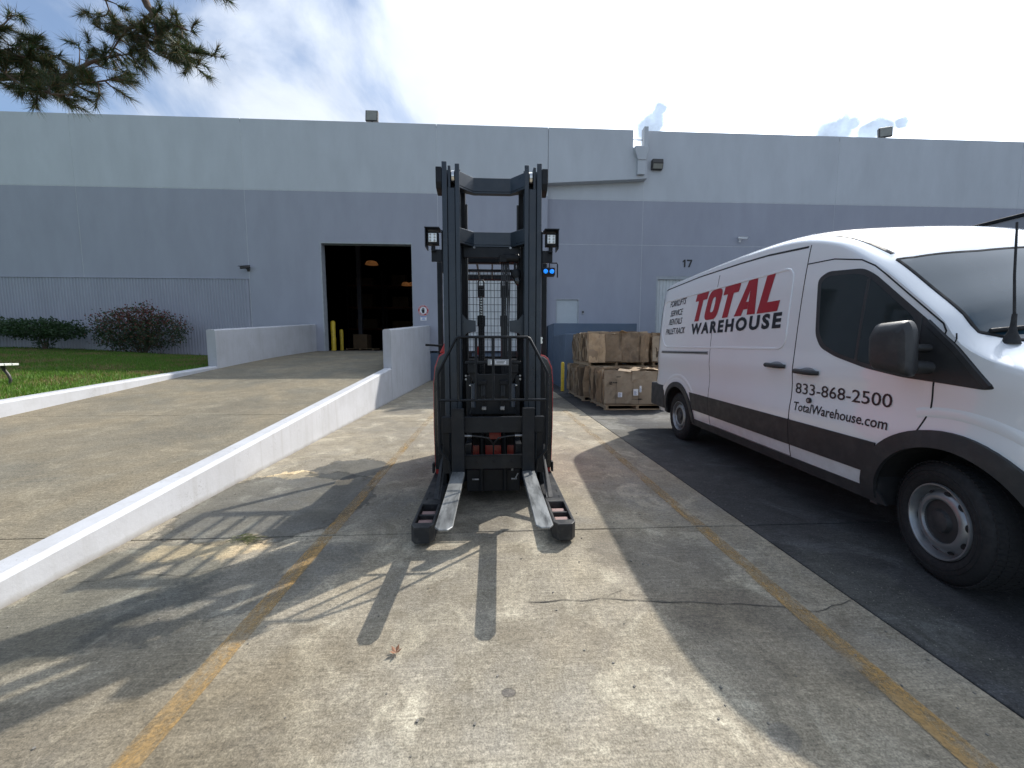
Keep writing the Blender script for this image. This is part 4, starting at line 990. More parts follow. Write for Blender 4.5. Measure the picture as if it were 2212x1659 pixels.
# body: black front covers, red flanks, operator's compartment
CV = {-1: [(-.445,.20),(-.572,.20),(-.580,.62),(-.576,1.05),(-.560,1.20),(-.52,1.315),(-.47,1.345),(-.40,1.355),(-.40,.9)],
      1: [(.445,.20),(.580,.20),(.590,.62),(.590,1.05),(.578,1.19),(.54,1.285),(.50,1.315),(.42,1.33),(.40,.9)]}
for s in (-1, 1):
    P = CV[s]
    def grow(P, d): return [(x+(s*d if abs(x) > .46 else 0), z+(d if z > 1.15 else 0)) for x, z in P]
    fp('front_cover', M_cover, lambda b: b.prism(P, 'y', 3.80, 4.10), bevel=.012, seg=3, smooth=35)
    fp('side_panel', M_red, lambda b: b.prism(grow(P, .014), 'y', 3.86, 5.25), bevel=.010, seg=2, smooth=35)
    bx('lower_skirt', M_red, (min(s*.49,s*.575), max(s*.49,s*.575), 3.82, 5.2, .05, .199))
    bx('bump_stop', M_rubber, (min(s*.585,s*.605), max(s*.585,s*.605), 3.80, 3.86, .16, .26))
    fp('flank_panel', M_black, lambda b: b.prism([(s*.44,.47),(s*.52,.47),(s*.50,1.18),(s*.44,1.34)], 'y', 3.72, 3.80), bevel=.006)
bx('body', M_red, (-.44, .44, 3.9, 5.28, .12, 1.18), bevel=.03)
bx('dashboard', M_black, (-.39, .39, 3.86, 4.2, 1.1, 1.30), bevel=.02)
fp('drive_wheel', M_rubber, lambda b: b.cyl((-.25,4.9,.165), (-.10,4.9,.165), .165, 28), bevel=.01, smooth=40)
fp('caster_wheel', M_rubber, lambda b: b.cyl((.2,4.95,.09), (.3,4.95,.09), .09, 24), bevel=.008, smooth=40)
fp('grab_handle', M_dark, lambda b: b.tube([(-.50,3.9,1.42),(-.60,3.88,1.43),(-.66,3.88,1.432)], .011, 8))
fp('cover_fin', M_red, lambda b: b.prism([(-.46,1.35),(-.535,1.35),(-.49,1.44),(-.46,1.50)], 'y', 3.95, 4.5), bevel=.01)

# ------------------------------------------------------------------ white panel van
# van frame: x forward from a point beside the rear axle, y from the near flank across, z up
_dx, _dy = 2.645-2.85, 2.23-5.97
van = thing('van', 'white panel van with red and black lettering parked beside the forklift', 'van', (2.85, 5.97, 0), math.atan2(_dy, _dx))
KN = [(.0,.08),(.30,.065),(.40,.045),(.5,.025),(.75,0.0),(.86,.001),(.96,.012),(1.08,.013),(1.2,.003),(1.30,.008),(1.6,.026),(2.0,.06),(2.3,.1),(2.42,.135),(2.5,.17)]
VW = 2.06
def inset(z): return hermite(KN, z)
def plan(s):
    p = 0.
    if s > 3.95: p += .62*((s-3.95)/.95)**3.0
    if s < -.55: p += .09*((-.55-s)/.33)**2.2
    return p
def flank(s, z, off=0.): return (s, inset(z)+plan(s)-off, z)
ZS = [(-.88,2.30),(-.7,2.40),(0,2.425),(1.2,2.42),(2.0,2.39),(2.5,2.335),(2.9,2.215),(3.16,2.07),(3.376,1.925),(3.6,1.735),(3.794,1.56),(3.885,1.435),(4.02,1.345),(4.2,1.275),(4.45,1.18),(4.7,1.05),(4.82,.92),(4.90,.80)]
ZC = [(-.88,2.36),(-.7,2.50),(0,2.545),(1.2,2.56),(1.9,2.55),(2.3,2.515),(2.6,2.455),(3.0,2.34),(3.3,2.205),(3.47,2.06),(3.6,1.93),(3.9,1.64),(4.12,1.425),(4.25,1.37),(4.45,1.29),(4.65,1.19),(4.78,1.07),(4.86,.95),(4.90,.84)]
NE = [(-1,2.4),(2.2,2.4),(2.9,1.9),(3.3,1.45),(4.0,1.45),(4.3,2.0),(5,2.2)]
ne_ = lambda s: hermite(NE, s)
zs_ = lambda s: hermite(ZS, s); zc_ = lambda s: hermite(ZC, s)
def top_pt(s, d_, off=0.):
    """point on the roof / screen / bonnet surface, d_ measured across from the near flank"""
    dd = d_ if d_ <= VW/2 else VW-d_
    zs0 = zs_(s); d0 = inset(zs0)+plan(s); half = VW/2
    u = min(1, max(0, (dd-d0)/(half-d0)))
    n_ = ne_(s)
    # superellipse through (d0, zs) vertical and (half, zc) horizontal
    z = zs0+(zc_(s)-zs0)*(1-(1-u)**n_)**(1/n_)
    return (s, d_, z+off)
NSIDE, NTOP = 30, 22
st = sorted(set([round(-.88+.02*i, 3) for i in range(6)]+[round(-.76+.1*i, 3) for i in range(33)]+[round(2.5+.05*i, 3) for i in range(30)]+[round(4.0+.03*i, 3) for i in range(31)]))
st = [s for s in st if s <= 4.90]
rings = []
for s in st:
    zs0 = zs_(s); zb = .33+(.10 if s > 4.5 else 0)
    half = []
    for i in range(NSIDE): z = zb+(zs0-zb)*i/(NSIDE-1); half.append((s, min(inset(z)+plan(s), VW/2-.02), z))
    d0 = half[-1][1]
    for i in range(1, NTOP+1):
        t = i/NTOP*math.pi/2; n_ = ne_(s)
        dd = d0+(VW/2-d0)*(1-math.cos(t)**(2/n_)); z = zs0+(zc_(s)-zs0)*math.sin(t)**(2/n_); half.append((s, dd, z))
    ring = half+[(p[0], VW-p[1], p[2]) for p in half[-2::-1]]
    rings.append(ring)
m = len(rings[0]); V = [p for r in rings for p in r]; F = []
for i in range(len(rings)-1):
    for k in range(m-1): F.append((i*m+k, i*m+k+1, (i+1)*m+k+1, (i+1)*m+k))
    F.append((i*m+m-1, i*m, (i+1)*m, (i+1)*m+m-1))
F += [tuple(range(m-1,-1,-1)), tuple((len(rings)-1)*m+k for k in range(m))]
b = MB(); b.add(V, F)
def van_paint():
    m = bpy.data.materials.new('white_van_paint'); m.use_nodes = True; t = m.node_tree; q = t.nodes['Principled BSDF']
    co = t.nodes.new('ShaderNodeTexCoord').outputs['Object']
    c = mixc(t, maprange(t, noise_n(t, co, 1.2, 5, .6), .35, .65, 0, .35), (.76,.77,.78), (.70,.705,.71))
    sx = t.nodes.new('ShaderNodeSeparateXYZ'); t.links.new(co, sx.inputs[0])
    dl = math_n(t, 'MULTIPLY', maprange(t, sx.outputs[2], .9, .35), maprange(t, noise_n(t, co, 9, 6, .7), .3, .7))
    c = mixc(t, math_n(t, 'MULTIPLY', dl, .45), c, (.42,.39,.34))
    t.links.new(c, q.inputs['Base Color']); q.inputs['Roughness'].default_value = .28; q.inputs['Coat Weight'].default_value = 1.0; q.inputs['Coat Roughness'].default_value = .05
    return m
M_van = van_paint()
M_clad = mat('black_plastic_cladding', (.026,.027,.029), .55, var=.12, vscale=4, bump=.1, bscale=200, dirt=((.09,.085,.08), .35, 6))
M_seam = mat('panel_gap', (.012,.012,.013), .8, var=.1)
M_glass = mat('dark_tinted_glass', (.024,.031,.033), .04, var=.25, vscale=1.5, spec=.5)
M_screen = mat('windscreen_glass', (.016,.042,.062), .015, var=.05, spec=.5)
M_liner = mat('wheel_well_liner', (.012,.012,.012), .9)
body = b.build('body', M_van, van, smooth=38)
# wheel arches are cut out of the shell
WX = (.17, 3.885); WR = .358
def cutter():
    c = MB()
    for x in WX:
        for y0, y1 in ((-.2, .40), (VW-.40, VW+.2)): c.cyl((x, y0, WR+.015), (x, y1, WR+.015), .452, 48)
    return c.build('arch_cutter', M_liner)
ct = cutter(); ct.parent = van
md = body.modifiers.new('arches', 'BOOLEAN'); md.operation = 'DIFFERENCE'; md.object = ct; md.solver = 'EXACT'
bpy.context.view_layer.update(); dg = bpy.context.evaluated_depsgraph_get()
me = bpy.data.meshes.new_from_object(body.evaluated_get(dg)); body.modifiers.clear(); old = body.data; body.data = me
if len(me.materials) == 0: me.materials.append(M_van)
bpy.data.objects.remove(ct)
me.materials.clear(); me.materials.append(M_van); me.materials.append(M_liner)
for p in me.polygons:
    c = p.center; n_ = p.normal
    inside = any(math.hypot(c.x-x, c.z-WR-.015) < .4535 for x in WX) and (c.y < .402 or c.y > VW-.402)
    p.material_index = 1 if inside else 0
    p.use_smooth = True
me.set_sharp_from_angle(angle=R(32))

def dens(poly, step=.04):
    out = []
    for (a, c), (e, f) in zip(poly, poly[1:]+poly[:1]):
        n = max(1, int(math.hypot(e-a, f-c)/step))
        out += [(a+(e-a)*k/n, c+(f-c)*k/n) for k in range(n)]
    return out
def inside_poly(x, y, P):
    r = False
    for (x0, y0), (x1, y1) in zip(P, P[1:]+P[:1]):
        if (y0 > y) != (y1 > y) and x < (x1-x0)*(y-y0)/(y1-y0)+x0: r = not r
    return r
def surf_patch(name, poly, m, fn, off=.004, parent=body, step=.05, both=False):
    """a thin raised sheet that follows the van's skin: fn(u,v,off) -> point"""
    P = dens(poly, step); n = len(P); pts = [Vector(p) for p in P]
    us = [p[0] for p in P]; vs_ = [p[1] for p in P]
    u = min(us)+step*.5
    while u < max(us):
        v = min(vs_)+step*.5
        while v < max(vs_):
            if inside_poly(u, v, P) and min((u-a)**2+(v-c)**2 for a, c in P) > (step*.4)**2: pts.append(Vector((u, v)))
            v += step
        u += step
    r = delaunay_2d_cdt(pts, [(i, (i+1) % n) for i in range(n)], [], 1, 1e-6)
    V = [fn(q[0], q[1], off) for q in r[0]]; F = [tuple(f) for f in r[2]]
    k = len(V); V += [fn(a, c, -.004) for a, c in P]
    top = [fn(a, c, off) for a, c in P]; k2 = len(V); V += top
    F += [(k+i, k+(i+1) % n, k2+(i+1) % n, k2+i) for i in range(n)]
    objs = []
    for side in ((0, 1) if both else (0,)):
        bb = MB(); bb.add([(p[0], VW-p[1], p[2]) for p in V] if side else V, F); objs.append(bb.build(name, m, parent, smooth=35))
    return objs[0]
FL = lambda u, v, off: flank(u, v, off)
def strip(name, path, wd_, m, fn=FL, off=.0025, both=True, parent=body, closed=False):
    P = []
    pth = path+[path[0]] if closed else path
    for (a, c), (e, f) in zip(pth, pth[1:]):
        n = max(1, int(math.hypot(e-a, f-c)/.03)); P += [(a+(e-a)*k/n, c+(f-c)*k/n) for k in range(n)]
    P.append(pth[-1]); V = []
    for i, p in enumerate(P):
        q0 = P[max(0, i-1)]; q1 = P[min(len(P)-1, i+1)]; t = Vector((q1[0]-q0[0], q1[1]-q0[1])).normalized(); n_ = Vector((-t.y, t.x))*wd_/2
        V += [fn(p[0]+n_.x, p[1]+n_.y, -.002), fn(p[0]+n_.x*.6, p[1]+n_.y*.6, off), fn(p[0]-n_.x*.6, p[1]-n_.y*.6, off), fn(p[0]-n_.x, p[1]-n_.y, -.002)]
    F = [(4*i+k, 4*i+k+1, 4*i+5+k, 4*i+4+k) for i in range(len(P)-1) for k in range(3)]
    for side in ((0, 1) if both else (0,)):
        bb = MB(); bb.add([(p[0], VW-p[1], p[2]) for p in V] if side else V, F); o = bb.build(name, m, parent, smooth=40)
    return o
def rnd(P, r=.06, n=5):
    out = []
    for i in range(len(P)):
        a = Vector(P[i-1]); c = Vector(P[i]); e = Vector(P[(i+1) % len(P)])
        d1 = (a-c); d2 = (e-c); q = min(r, d1.length*.45, d2.length*.45); p1 = c+d1.normalized()*q; p2 = c+d2.normalized()*q
        for k in range(n+1):
            t = k/n; out.append(tuple(p1*(1-t)**2+c*2*t*(1-t)+p2*t*t))
    return out
# windows: rubber surround, glass, quarter triangle
WIN = [(2.765,1.98),(2.86,2.025),(3.19,1.985),(3.30,1.92),(3.735,1.548),(3.885,1.42),(4.09,1.185),(4.04,1.176),(3.81,1.196),(3.60,1.212),(3.326,1.258),(3.05,1.335),(2.893,1.405),(2.825,1.51)]
sur = surf_patch('window_surround', rnd(WIN, .05), M_clad, FL, .003, both=True)
GL = [(2.81,1.955),(2.88,1.985),(3.17,1.95),(3.27,1.895),(3.60,1.61),(3.64,1.55),(3.64,1.245),(3.33,1.29),(3.07,1.362),(2.93,1.43),(2.865,1.53)]
surf_patch('door_window', rnd(GL, .05), M_glass, FL, .006, both=True)
strip('window_divider', [(3.255,1.90),(3.245,1.31)], .035, M_clad, off=.009)
strip('window_divider', [(3.66,1.60),(3.66,1.22)], .03, M_clad, off=.008)
strip('triangle_crease', [(3.70,1.56),(3.87,1.40),(4.06,1.19)], .045, M_clad, off=.010)
# panel gaps
strip('panel_gap', [(2.605,2.30),(2.607,2.14),(2.607,1.5),(2.60,.74),(2.60,.41)], .010, M_seam)
strip('panel_gap', [(2.607,2.135),(2.9,2.115),(3.16,2.052),(3.28,1.985),(3.376,1.907),(3.794,1.545),(3.815,1.50),(3.80,1.44),(3.79,1.21),(3.778,1.03),(3.72,.89),(3.70,.82)], .012, M_seam)
strip('panel_gap', [(1.08,2.32),(1.10,1.35),(1.13,.9),(1.13,.41)], .006, M_seam)
strip('panel_gap', [(-.72,2.25),(-.74,1.3),(-.72,.85)], .006, M_seam)
strip('roof_gutter', [(-.72,2.385),(.5,2.402),(1.5,2.375),(2.0,2.35),(2.58,2.29)], .022, M_seam)
strip('door_gap', [(2.61,.41),(1.13,.41)], .005, M_seam)
# pressed panel and swage lines
PRESS = rnd([(-.60,2.18),(2.45,2.14),(2.47,1.395),(-.40,1.42),(-.58,1.62)], .12, 6)
strip('pressed_edge', PRESS, .028, M_van, off=.007, closed=True)
strip('slide_rail', [(-.52,1.338),(1.06,1.338)], .052, M_galv, off=.004)
strip('rail_slot', [(-.50,1.338),(1.04,1.338)], .020, M_seam, off=.0055)
# swages above the wheel arches
for cx, r, a1_ in ((3.885,.66,106),(.17,.62,150)):
    strip('swage', [(cx+r*math.cos(R(a))*1.08, .36+r*math.sin(R(a))) for a in range(25, a1_, 5)], .07, M_van, off=.004)
# lower cladding, sill, arch flares
surf_patch('side_cladding', [(.60,.775),(3.46,.745),(3.44,.515),(.66,.535)], M_clad, FL, .010, both=True)
strip('door_gap', [(2.603,.76),(2.603,.53)], .008, M_seam, off=.0115); strip('door_gap', [(1.13,.77),(1.13,.53)], .006, M_seam, off=.0115)
surf_patch('sill', [(.62,.405),(3.46,.405),(3.52,.315),(.60,.315)], M_clad, FL, .012, both=True)
def flare(cx, r0, r1, a0, a1):
    P = [(cx+r1*math.cos(R(a)), WR+.012+r1*math.sin(R(a))) for a in range(a0, a1+1, 6)]+[(cx+r0*math.cos(R(a)), WR+.012+r0*math.sin(R(a))) for a in range(a1, a0-1, -6)]
    surf_patch('arch_flare', P, M_clad, FL, .022, both=True, step=.035)
flare(3.885, .440, .545, -3, 183); flare(.17, .440, .515, -4, 184)
# rear bumper, corner light, door handles
def bumper(b):
    P = []
    for s in [-.93,-.88,-.8,-.6,-.36]: P.append(s)
    for y0, y1 in ((-.004, .2), (VW-.2, VW+.004)): b.box(-.93, -.34, y0, y1, .40, .80)
    b.box(-.95, -.80, .2, VW-.2, .40, .80)
bb = MB(); bumper(bb); bb.build('rear_bumper', M_clad, body, bevel=.035, seg=3, smooth=40)
bb = MB(); bb.box(-.90, -.86, .16, .26, 1.0, 1.75); bb.box(-.90, -.86, VW-.26, VW-.16, 1.0, 1.75); bb.build('tail_light', mat('tail_lamp', (.35,.02,.02), .2), body, bevel=.01)
for s0, z0 in ((2.66,1.20),(2.262,1.238)):
    P = [(s0+.03,z0+.015),(s0+.10,z0+.035),(s0+.16,z0+.035),(s0+.22,z0+.012),(s0+.20,z0-.03),(s0+.06,z0-.03)]
    surf_patch('handle_recess', rnd(P, .02, 3), mat('handle_recess_grey', (.33,.33,.34), .5), FL, .002, both=True, step=.03)
    for sd_ in (0, 1):
        bb = MB(); yy = lambda z: inset(z)
        pts = [(s0-.01, .004, z0-.002), (s0+.02, -.030, z0), (s0+.12, -.040, z0-.002), (s0+.22, -.030, z0-.006), (s0+.245, .004, z0-.008)]
        if sd_: pts = [(p[0], VW-p[1], p[2]) for p in pts]
        bb.tube(pts, [.020,.022,.022,.022,.018], 10); o = bb.build('door_handle', M_clad, body, smooth=50)
cap = MB(); cap.cyl((2.826,.006,.956), (2.826,-.006,.956), .024, 20); fc = cap.build('lock_cap', M_clad, body)
cap = MB(); cap.cyl((2.826,-.0061,.956), (2.826,-.009,.956), .012, 16); cap.build('lock_face', M_galv, body)
# door mirrors
def mirror(b, sgn):
    Y = (lambda y: y) if sgn == 0 else (lambda y: VW-y)
    def ring(y, s0, s1, k): return [(s, Y(y), z) for s, z in rnd([(s0+.01,1.265+k),(s1+.02,1.225+k),(s1,1.52-k),(s1-.03,1.565-k),(s0+.03,1.555-k),(s0,1.50-k)], .05, 4)]
    R3 = [ring(-.06, 3.60, 3.72, .05), ring(-.08, 3.575, 3.755, .015), ring(-.16, 3.585, 3.825, 0), ring(-.25, 3.63, 3.885, .005), ring(-.285, 3.655, 3.88, .03), ring(-.295, 3.68, 3.85, .07)]
    n = len(R3[0]); V = [p for r in R3 for p in r]; F = [(i*n+k, i*n+(k+1) % n, (i+1)*n+(k+1) % n, (i+1)*n+k) for i in range(len(R3)-1) for k in range(n)]
    F += [tuple(range(n-1,-1,-1)), tuple((len(R3)-1)*n+k for k in range(n))]
    b.add(V, F)
for sgn in (0, 1):
    bb = MB(); mirror(bb, sgn); mo = bb.build('door_mirror', M_clad, body, smooth=50)
    Y = (lambda y: y) if sgn == 0 else (lambda y: VW-y)
    bb = MB(); bb.tube([(3.76,Y(.03),1.28),(3.70,Y(-.10),1.29)], .04, 12); bb.tube([(3.74,Y(.03),1.40),(3.69,Y(-.10),1.40)], .025, 12); bb.build('mirror_arm', M_clad, mo, smooth=50)
    bb = MB(); bb.box(3.640, 3.648, min(Y(-.12),Y(-.25)), max(Y(-.12),Y(-.25)), 1.29, 1.51); bb.build('mirror_glass', M_glass, mo)
# windscreen, wipers, aerial, bonnet
def TP(u, v, off):
    p = top_pt(u, v); e = .01
    a = Vector(top_pt(u+e, v))-Vector(top_pt(u-e, v)); c = Vector(top_pt(u, min(VW, v+e)))-Vector(top_pt(u, max(0, v-e))); n_ = a.cross(c).normalized()
    return tuple(Vector(p)+n_*off)
top_l = [(3.335,.155),(3.365,.24),(3.43,.6),(3.465,1.03),(3.43,1.46),(3.365,VW-.24),(3.335,VW-.155)]
bot_l = [(3.885,VW-.125),(3.99,VW-.24),(4.09,VW-.6),(4.12,1.03),(4.09,.6),(3.99,.24),(3.885,.125)]
ws_ = surf_patch('windscreen', top_l+bot_l, M_screen, TP, .004, step=.05)
strip('screen_seal', top_l+bot_l, .022, M_seam, fn=TP, off=.006, both=False, closed=True)
bb = MB(); bb.tube([TP(3.905,.16,.016), TP(3.96,.42,.028), TP(3.99,.85,.03)], .013, 8); bb.tube([TP(4.02,.9,.02), TP(4.00,1.3,.03), TP(3.95,1.66,.03)], .013, 8); bb.build('wiper', M_rubber, body, smooth=50)
an_ = Vector(TP(3.985,.19,0)); bb = MB(); bb.lathe([(.036,-.01),(.030,.02),(.017,.055),(.012,.09),(.010,.15)], an_, (0,0,1), 16); ab = bb.build('aerial_base', M_rubber, body, smooth=50)
bb = MB(); bb.tube([an_+Vector((0,0,.14)), an_+Vector((-.02,0,.36)), an_+Vector((-.035,0,.64))], [.0065,.0055,.005], 8); bb.build('aerial_mast', M_rubber, ab)
strip('bonnet_gap', [(4.10,.34),(4.22,.24),(4.45,.30),(4.68,.42)], .010, M_seam, fn=TP, off=.003, both=False)
strip('bonnet_gap', [(4.10,VW-.34),(4.22,VW-.24),(4.45,VW-.30),(4.68,VW-.42)], .010, M_seam, fn=TP, off=.003, both=False)
strip('pillar_gap', [(3.865,1.42),(3.875,1.45),(3.87,1.485)], .006, M_seam, off=.003)
strip('roof_rib', [(.2,.45),(2.2,.45)], .05, M_van, fn=TP, off=.010, both=True); strip('roof_rib', [(.2,.8),(2.2,.8)], .05, M_van, fn=TP, off=.010, both=True)
strip('roof_ditch', [(2.55,.20),(2.9,.19),(3.27,.185)], .035, M_clad, fn=TP, off=.004, both=True)
# front end (mostly outside the picture)
bb = MB(); bb.box(4.78, 4.925, .35, VW-.35, .42, .78); bb.build('front_bumper', M_clad, body, bevel=.04, seg=3, smooth=40)
bb = MB(); bb.box(4.86, 4.93, .62, VW-.62, .80, 1.0); gr_ = bb.build('grille', M_seam, body, bevel=.01)
for k in range(4):
    bb = MB(); bb.box(4.928, 4.936, .64, VW-.64, .815+k*.045, .832+k*.045); bb.build('grille_bar', M_galv, gr_)
for y0 in (.22, VW-.52):
    bb = MB(); bb.box(4.66, 4.86, y0, y0+.30, .86, 1.06); bb.build('headlight', mat('headlamp_lens', (.5,.52,.54), .08, coat=1.0), body, bevel=.05, seg=3, smooth=40)
# underbody so no daylight shows through
bb = MB(); bb.box(-.75, 4.6, .42, VW-.42, .26, .36); bb.build('underbody', M_liner, body)
bb = MB(); bb.cyl((WX[0],.2,WR), (WX[0],VW-.2,WR), .05, 12); bb.cyl((WX[1],.2,WR), (WX[1],VW-.2,WR), .05, 12); bb.build('axle', M_dark, body)
# wheels
M_tyre = mat('tyre_rubber', (.011,.011,.012), .8, var=.2, vscale=14, bump=.1, bscale=70)
M_rim = mat('steel_wheel_paint', (.30,.31,.32), .35, .65, var=.1, vscale=8, dirt=((.12,.11,.10), .4, 10))
def wheel(cx, side, steer=0.):
    yo = .035 if side == 0 else VW-.035; q = 1 if side == 0 else -1    # outer face, +q is inward
    org = (cx, yo+q*.11, WR); bb = MB(org)
    prof = [(.222,.030),(.235,.012),(.262,.0),(.315,.003),(.338,.018),(.352,.035),(.358,.06),(.358,.165),(.352,.19),(.338,.207),(.31,.222),(.24,.222),(.222,.20)]
    bb.lathe([(r, q*h) for r, h in prof], (cx, yo, WR), (0,1,0), 64)
    w_ = bb.build('wheel', M_tyre, van, smooth=40); w_.location = org; w_.rotation_euler = (0, 0, steer)
    # tread blocks
    bb = MB(org)
    for k in range(72):
        t = 2*math.pi*k/72; c = Vector((cx+math.cos(t)*.3575, 0, WR+math.sin(t)*.3575)); rot = Matrix.Rotation(-t, 3, 'Y')
        for yy in (.042, .085, .14, .183): bb.obox((c.x, yo+q*yy, c.z), (.007, .034, .020), rot)
    bb.build('tread', M_tyre, w_)
    for rr in (.275, .30):
        bb = MB(org); bb.lathe([(rr-.002, q*.004),(rr, -q*.0015),(rr+.003, q*.004)], (cx, yo, WR), (0,1,0), 64); bb.build('sidewall_ring', M_tyre, w_)
    bb = MB(org); prof = [(.226,.018),(.222,.006),(.214,.006),(.208,.016),(.203,.055),(.196,.064),(.190,.060),(.176,.034),(.160,.022),(.142,.018),(.132,.020),(.126,.034)]
    bb.lathe([(r, q*h) for r, h in prof], (cx, yo, WR), (0,1,0), 64); rim = bb.build('rim', M_rim, w_, smooth=40)
    bb = MB(org); bb.lathe([(.127,q*.032),(.122,q*.040),(.07,q*.036),(.062,q*.016),(.03,q*.010),(.0,q*.009)], (cx, yo, WR), (0,1,0), 48); bb.build('hub_cap', M_clad, rim, smooth=40)
    for k in range(10):
        t = 2*math.pi*(k+.3)/10; bb = MB(org)
        c = Vector((cx+math.cos(t)*.177, yo+q*.0345, WR+math.sin(t)*.177)); ax = Vector((math.cos(t)*.62, -q*.78, math.sin(t)*.62))
        tang = Vector((-math.sin(t), 0, math.cos(t))); rad = ax.cross(tang).normalized()
        P = [c-ax.normalized()*(-.0045)+tang*(.022*math.cos(a))+rad*(.0125*math.sin(a)) for a in [2*math.pi*i/14 for i in range(14)]]
        bb.add(P, [tuple(range(14))]); bb.build('vent_hole', M_seam, rim)
for x in WX:
    for sd_ in (0, 1): wheel(x if x < 1 else x-.02, sd_, R(-13) if x > 1 else 0.)
fl_ = MB(); fl_.prism([(3.40,.30),(3.46,.30),(3.45,.55),(3.41,.60)], 'y', .05, .38); fl_.build('mud_flap', M_clad, body)

# ---- lettering on the flank
M_redv = mat('red_vinyl', (.33,.012,.022), .4, var=.05); M_blk = mat('black_vinyl', (.014,.015,.02), .4, var=.05)
def flank_letters(txt, s0, s1, z0, z1, m, name='lettering', **kw):
    V, F, _ = text_shape(txt, **kw); bb = MB()
    bb.add([flank(s0+u*(s1-s0), z0+v*(z1-z0), .0035) for u, v in V], F); o = bb.build(name, m, body, recalc=False)
    return o
flank_letters('FORKLIFTS', -.37, .215, 2.06, 2.155, M_blk, shear=.22, offset=.010, spacing=.95)
flank_letters('SERVICE', -.305, .15, 1.908, 2.0, M_blk, shear=.22, offset=.010, spacing=.95)
flank_letters('RENTALS', -.32, .165, 1.77, 1.865, M_blk, shear=.22, offset=.010, spacing=.95)
flank_letters('PALLET RACK', -.415, .30, 1.62, 1.715, M_blk, shear=.22, offset=.010, spacing=.92)
flank_letters('WAREHOUSE', .50, 2.38, 1.59, 1.745, M_blk, offset=.045, spacing=1.3)
flank_letters('833-868-2500', 2.65, 3.54, 1.0, 1.095, M_blk, offset=.006)
flank_letters('TotalWarehouse.com', 2.65, 3.532, .848, .925, M_blk, offset=.012)
# heavy slanted capitals
def glyph(ch):
    if ch == 'T': return [[(0,1),(0,.74),(.31,.74),(.31,0),(.69,0),(.69,.74),(1,.74),(1,1)]], None
    if ch == 'L': return [[(0,1),(0,0),(1,0),(1,.27),(.40,.27),(.40,1)]], None
    if ch == 'A': return [[(0,0),(.30,1),(.70,1),(.62,.70),(.50,.70),(.365,0)], [(.635,0),(.50,.70),(.62,.70),(.70,1),(1,0)], [(.40,.17),(.60,.17),(.565,.38),(.435,.38)]], None
    if ch == 'O':
        o_ = rnd([(0,0),(1,0),(1,1),(0,1)], .30, 6); i_ = rnd([(.37,.25),(.63,.25),(.63,.75),(.37,.75)], .13, 6); return None, (o_, i_)
x = .50; ws_l = {'T': .36, 'O': .37, 'A': .43, 'L': .35}
tot = sum(ws_l[c] for c in 'TOTAL')+.035*4; sc_ = (2.33-.50)/tot
for ch in 'TOTAL':
    polys, ring = glyph(ch); wd_ = ws_l[ch]*sc_; bb = MB()
    z0_ = 1.772-.016*(x-.5)/1.83; H_ = .375
    mp_ = lambda u, v: flank(x+u*wd_+(v-.35)*.085, z0_+v*H_, .0035)
    if ring:
        o_, i_ = ring; n = len(o_); bb.add([mp_(*p) for p in o_]+[mp_(*p) for p in i_], [(k, (k+1) % n, n+(k+1) % n, n+k) for k in range(n)])
    else:
        for k, P in enumerate(polys): bb.add([(q[0], q[1]-.0003*k, q[2]) for q in (mp_(*p) for p in P)], [tuple(range(len(P)))])
    bb.build('lettering', M_redv, body, recalc=False); x += wd_+.035*sc_

# ------------------------------------------------------------------ shrubs by the ribbed wall
M_leaf = leaf_mat('shrub_leaf', .45, .3, 1.1); M_bark = mat('bark', (.09,.06,.045), .9, var=.3, vscale=12, bump=.6, bscale=40)
def leaf_cloud(lobes, n, size, cols, seed, up=.3, hollow=.55):
    rg = np.random.default_rng(seed); Vs = []; Ts = []
    tot = sum(l[3]*l[4]*l[5] for l in lobes)
    for (cx, cy, cz, rx, ry, rz) in lobes:
        k = int(n*rx*ry*rz/tot)
        dd = rg.standard_normal((k, 3)); dd /= np.linalg.norm(dd, axis=1)[:, None]
        rr = hollow+(1.22-hollow)*rg.random(k)**.75
        bump_ = np.array([1+.45*mnoise.noise(Vector((q[0]*2.4+cx, q[1]*2.4+cy, q[2]*2.4+cz))) for q in dd])
        P = np.array([cx, cy, cz])+dd*np.array([rx, ry, rz])*(rr*bump_)[:, None]
        a = rg.standard_normal((k, 3)); a += dd*.8; a[:, 2] += up; a /= np.linalg.norm(a, axis=1)[:, None]
        q = rg.standard_normal((k, 3)); s = np.cross(a, q); s /= np.linalg.norm(s, axis=1)[:, None]
        L = size*(.7+.6*rg.random(k))[:, None]; W = L*.32
        A = P; B = P+a*L*.5+s*W; C = P+a*L; E = P+a*L*.5-s*W
        Vs.append(np.stack([A, B, C, A, C, E], 1).reshape(-1, 3))
        c = np.array([cols(p, r_, rg) for p, r_ in zip(P, rr)]); Ts.append(np.repeat(c, 2, axis=0))
    return np.concatenate(Vs), np.concatenate(Ts)
def shrub(name, label, x, y, lobes, n, cols, stems, seed, size=.075):
    z = lawn_z(x, y); t = thing(name, label, 'shrub', (x, y, z-.01))
    V, Tn = leaf_cloud(lobes, n, size, cols, seed); raw_tris('crown', V, M_leaf, Tn, t)
    b = MB()
    rd = random.Random(seed)
    for (sx, sy, hz) in stems:
        b.tube([(sx*.15, sy*.15, -.05), (sx*.4, sy*.4, hz*.4), (sx, sy, hz)], [.035,.026,.012], 7)
        for k in range(4): b.tube([(sx*.7, sy*.7, hz*.75), (sx+rd.uniform(-.4,.4), sy+rd.uniform(-.25,.25), hz+rd.uniform(.1,.45))], [.014,.005], 5)
    b.build('stem', M_bark, t, smooth=60)
def green(p, r, g_):
    k = .75+.6*g_.random(); return (.030*k, .062*k, .022*k)
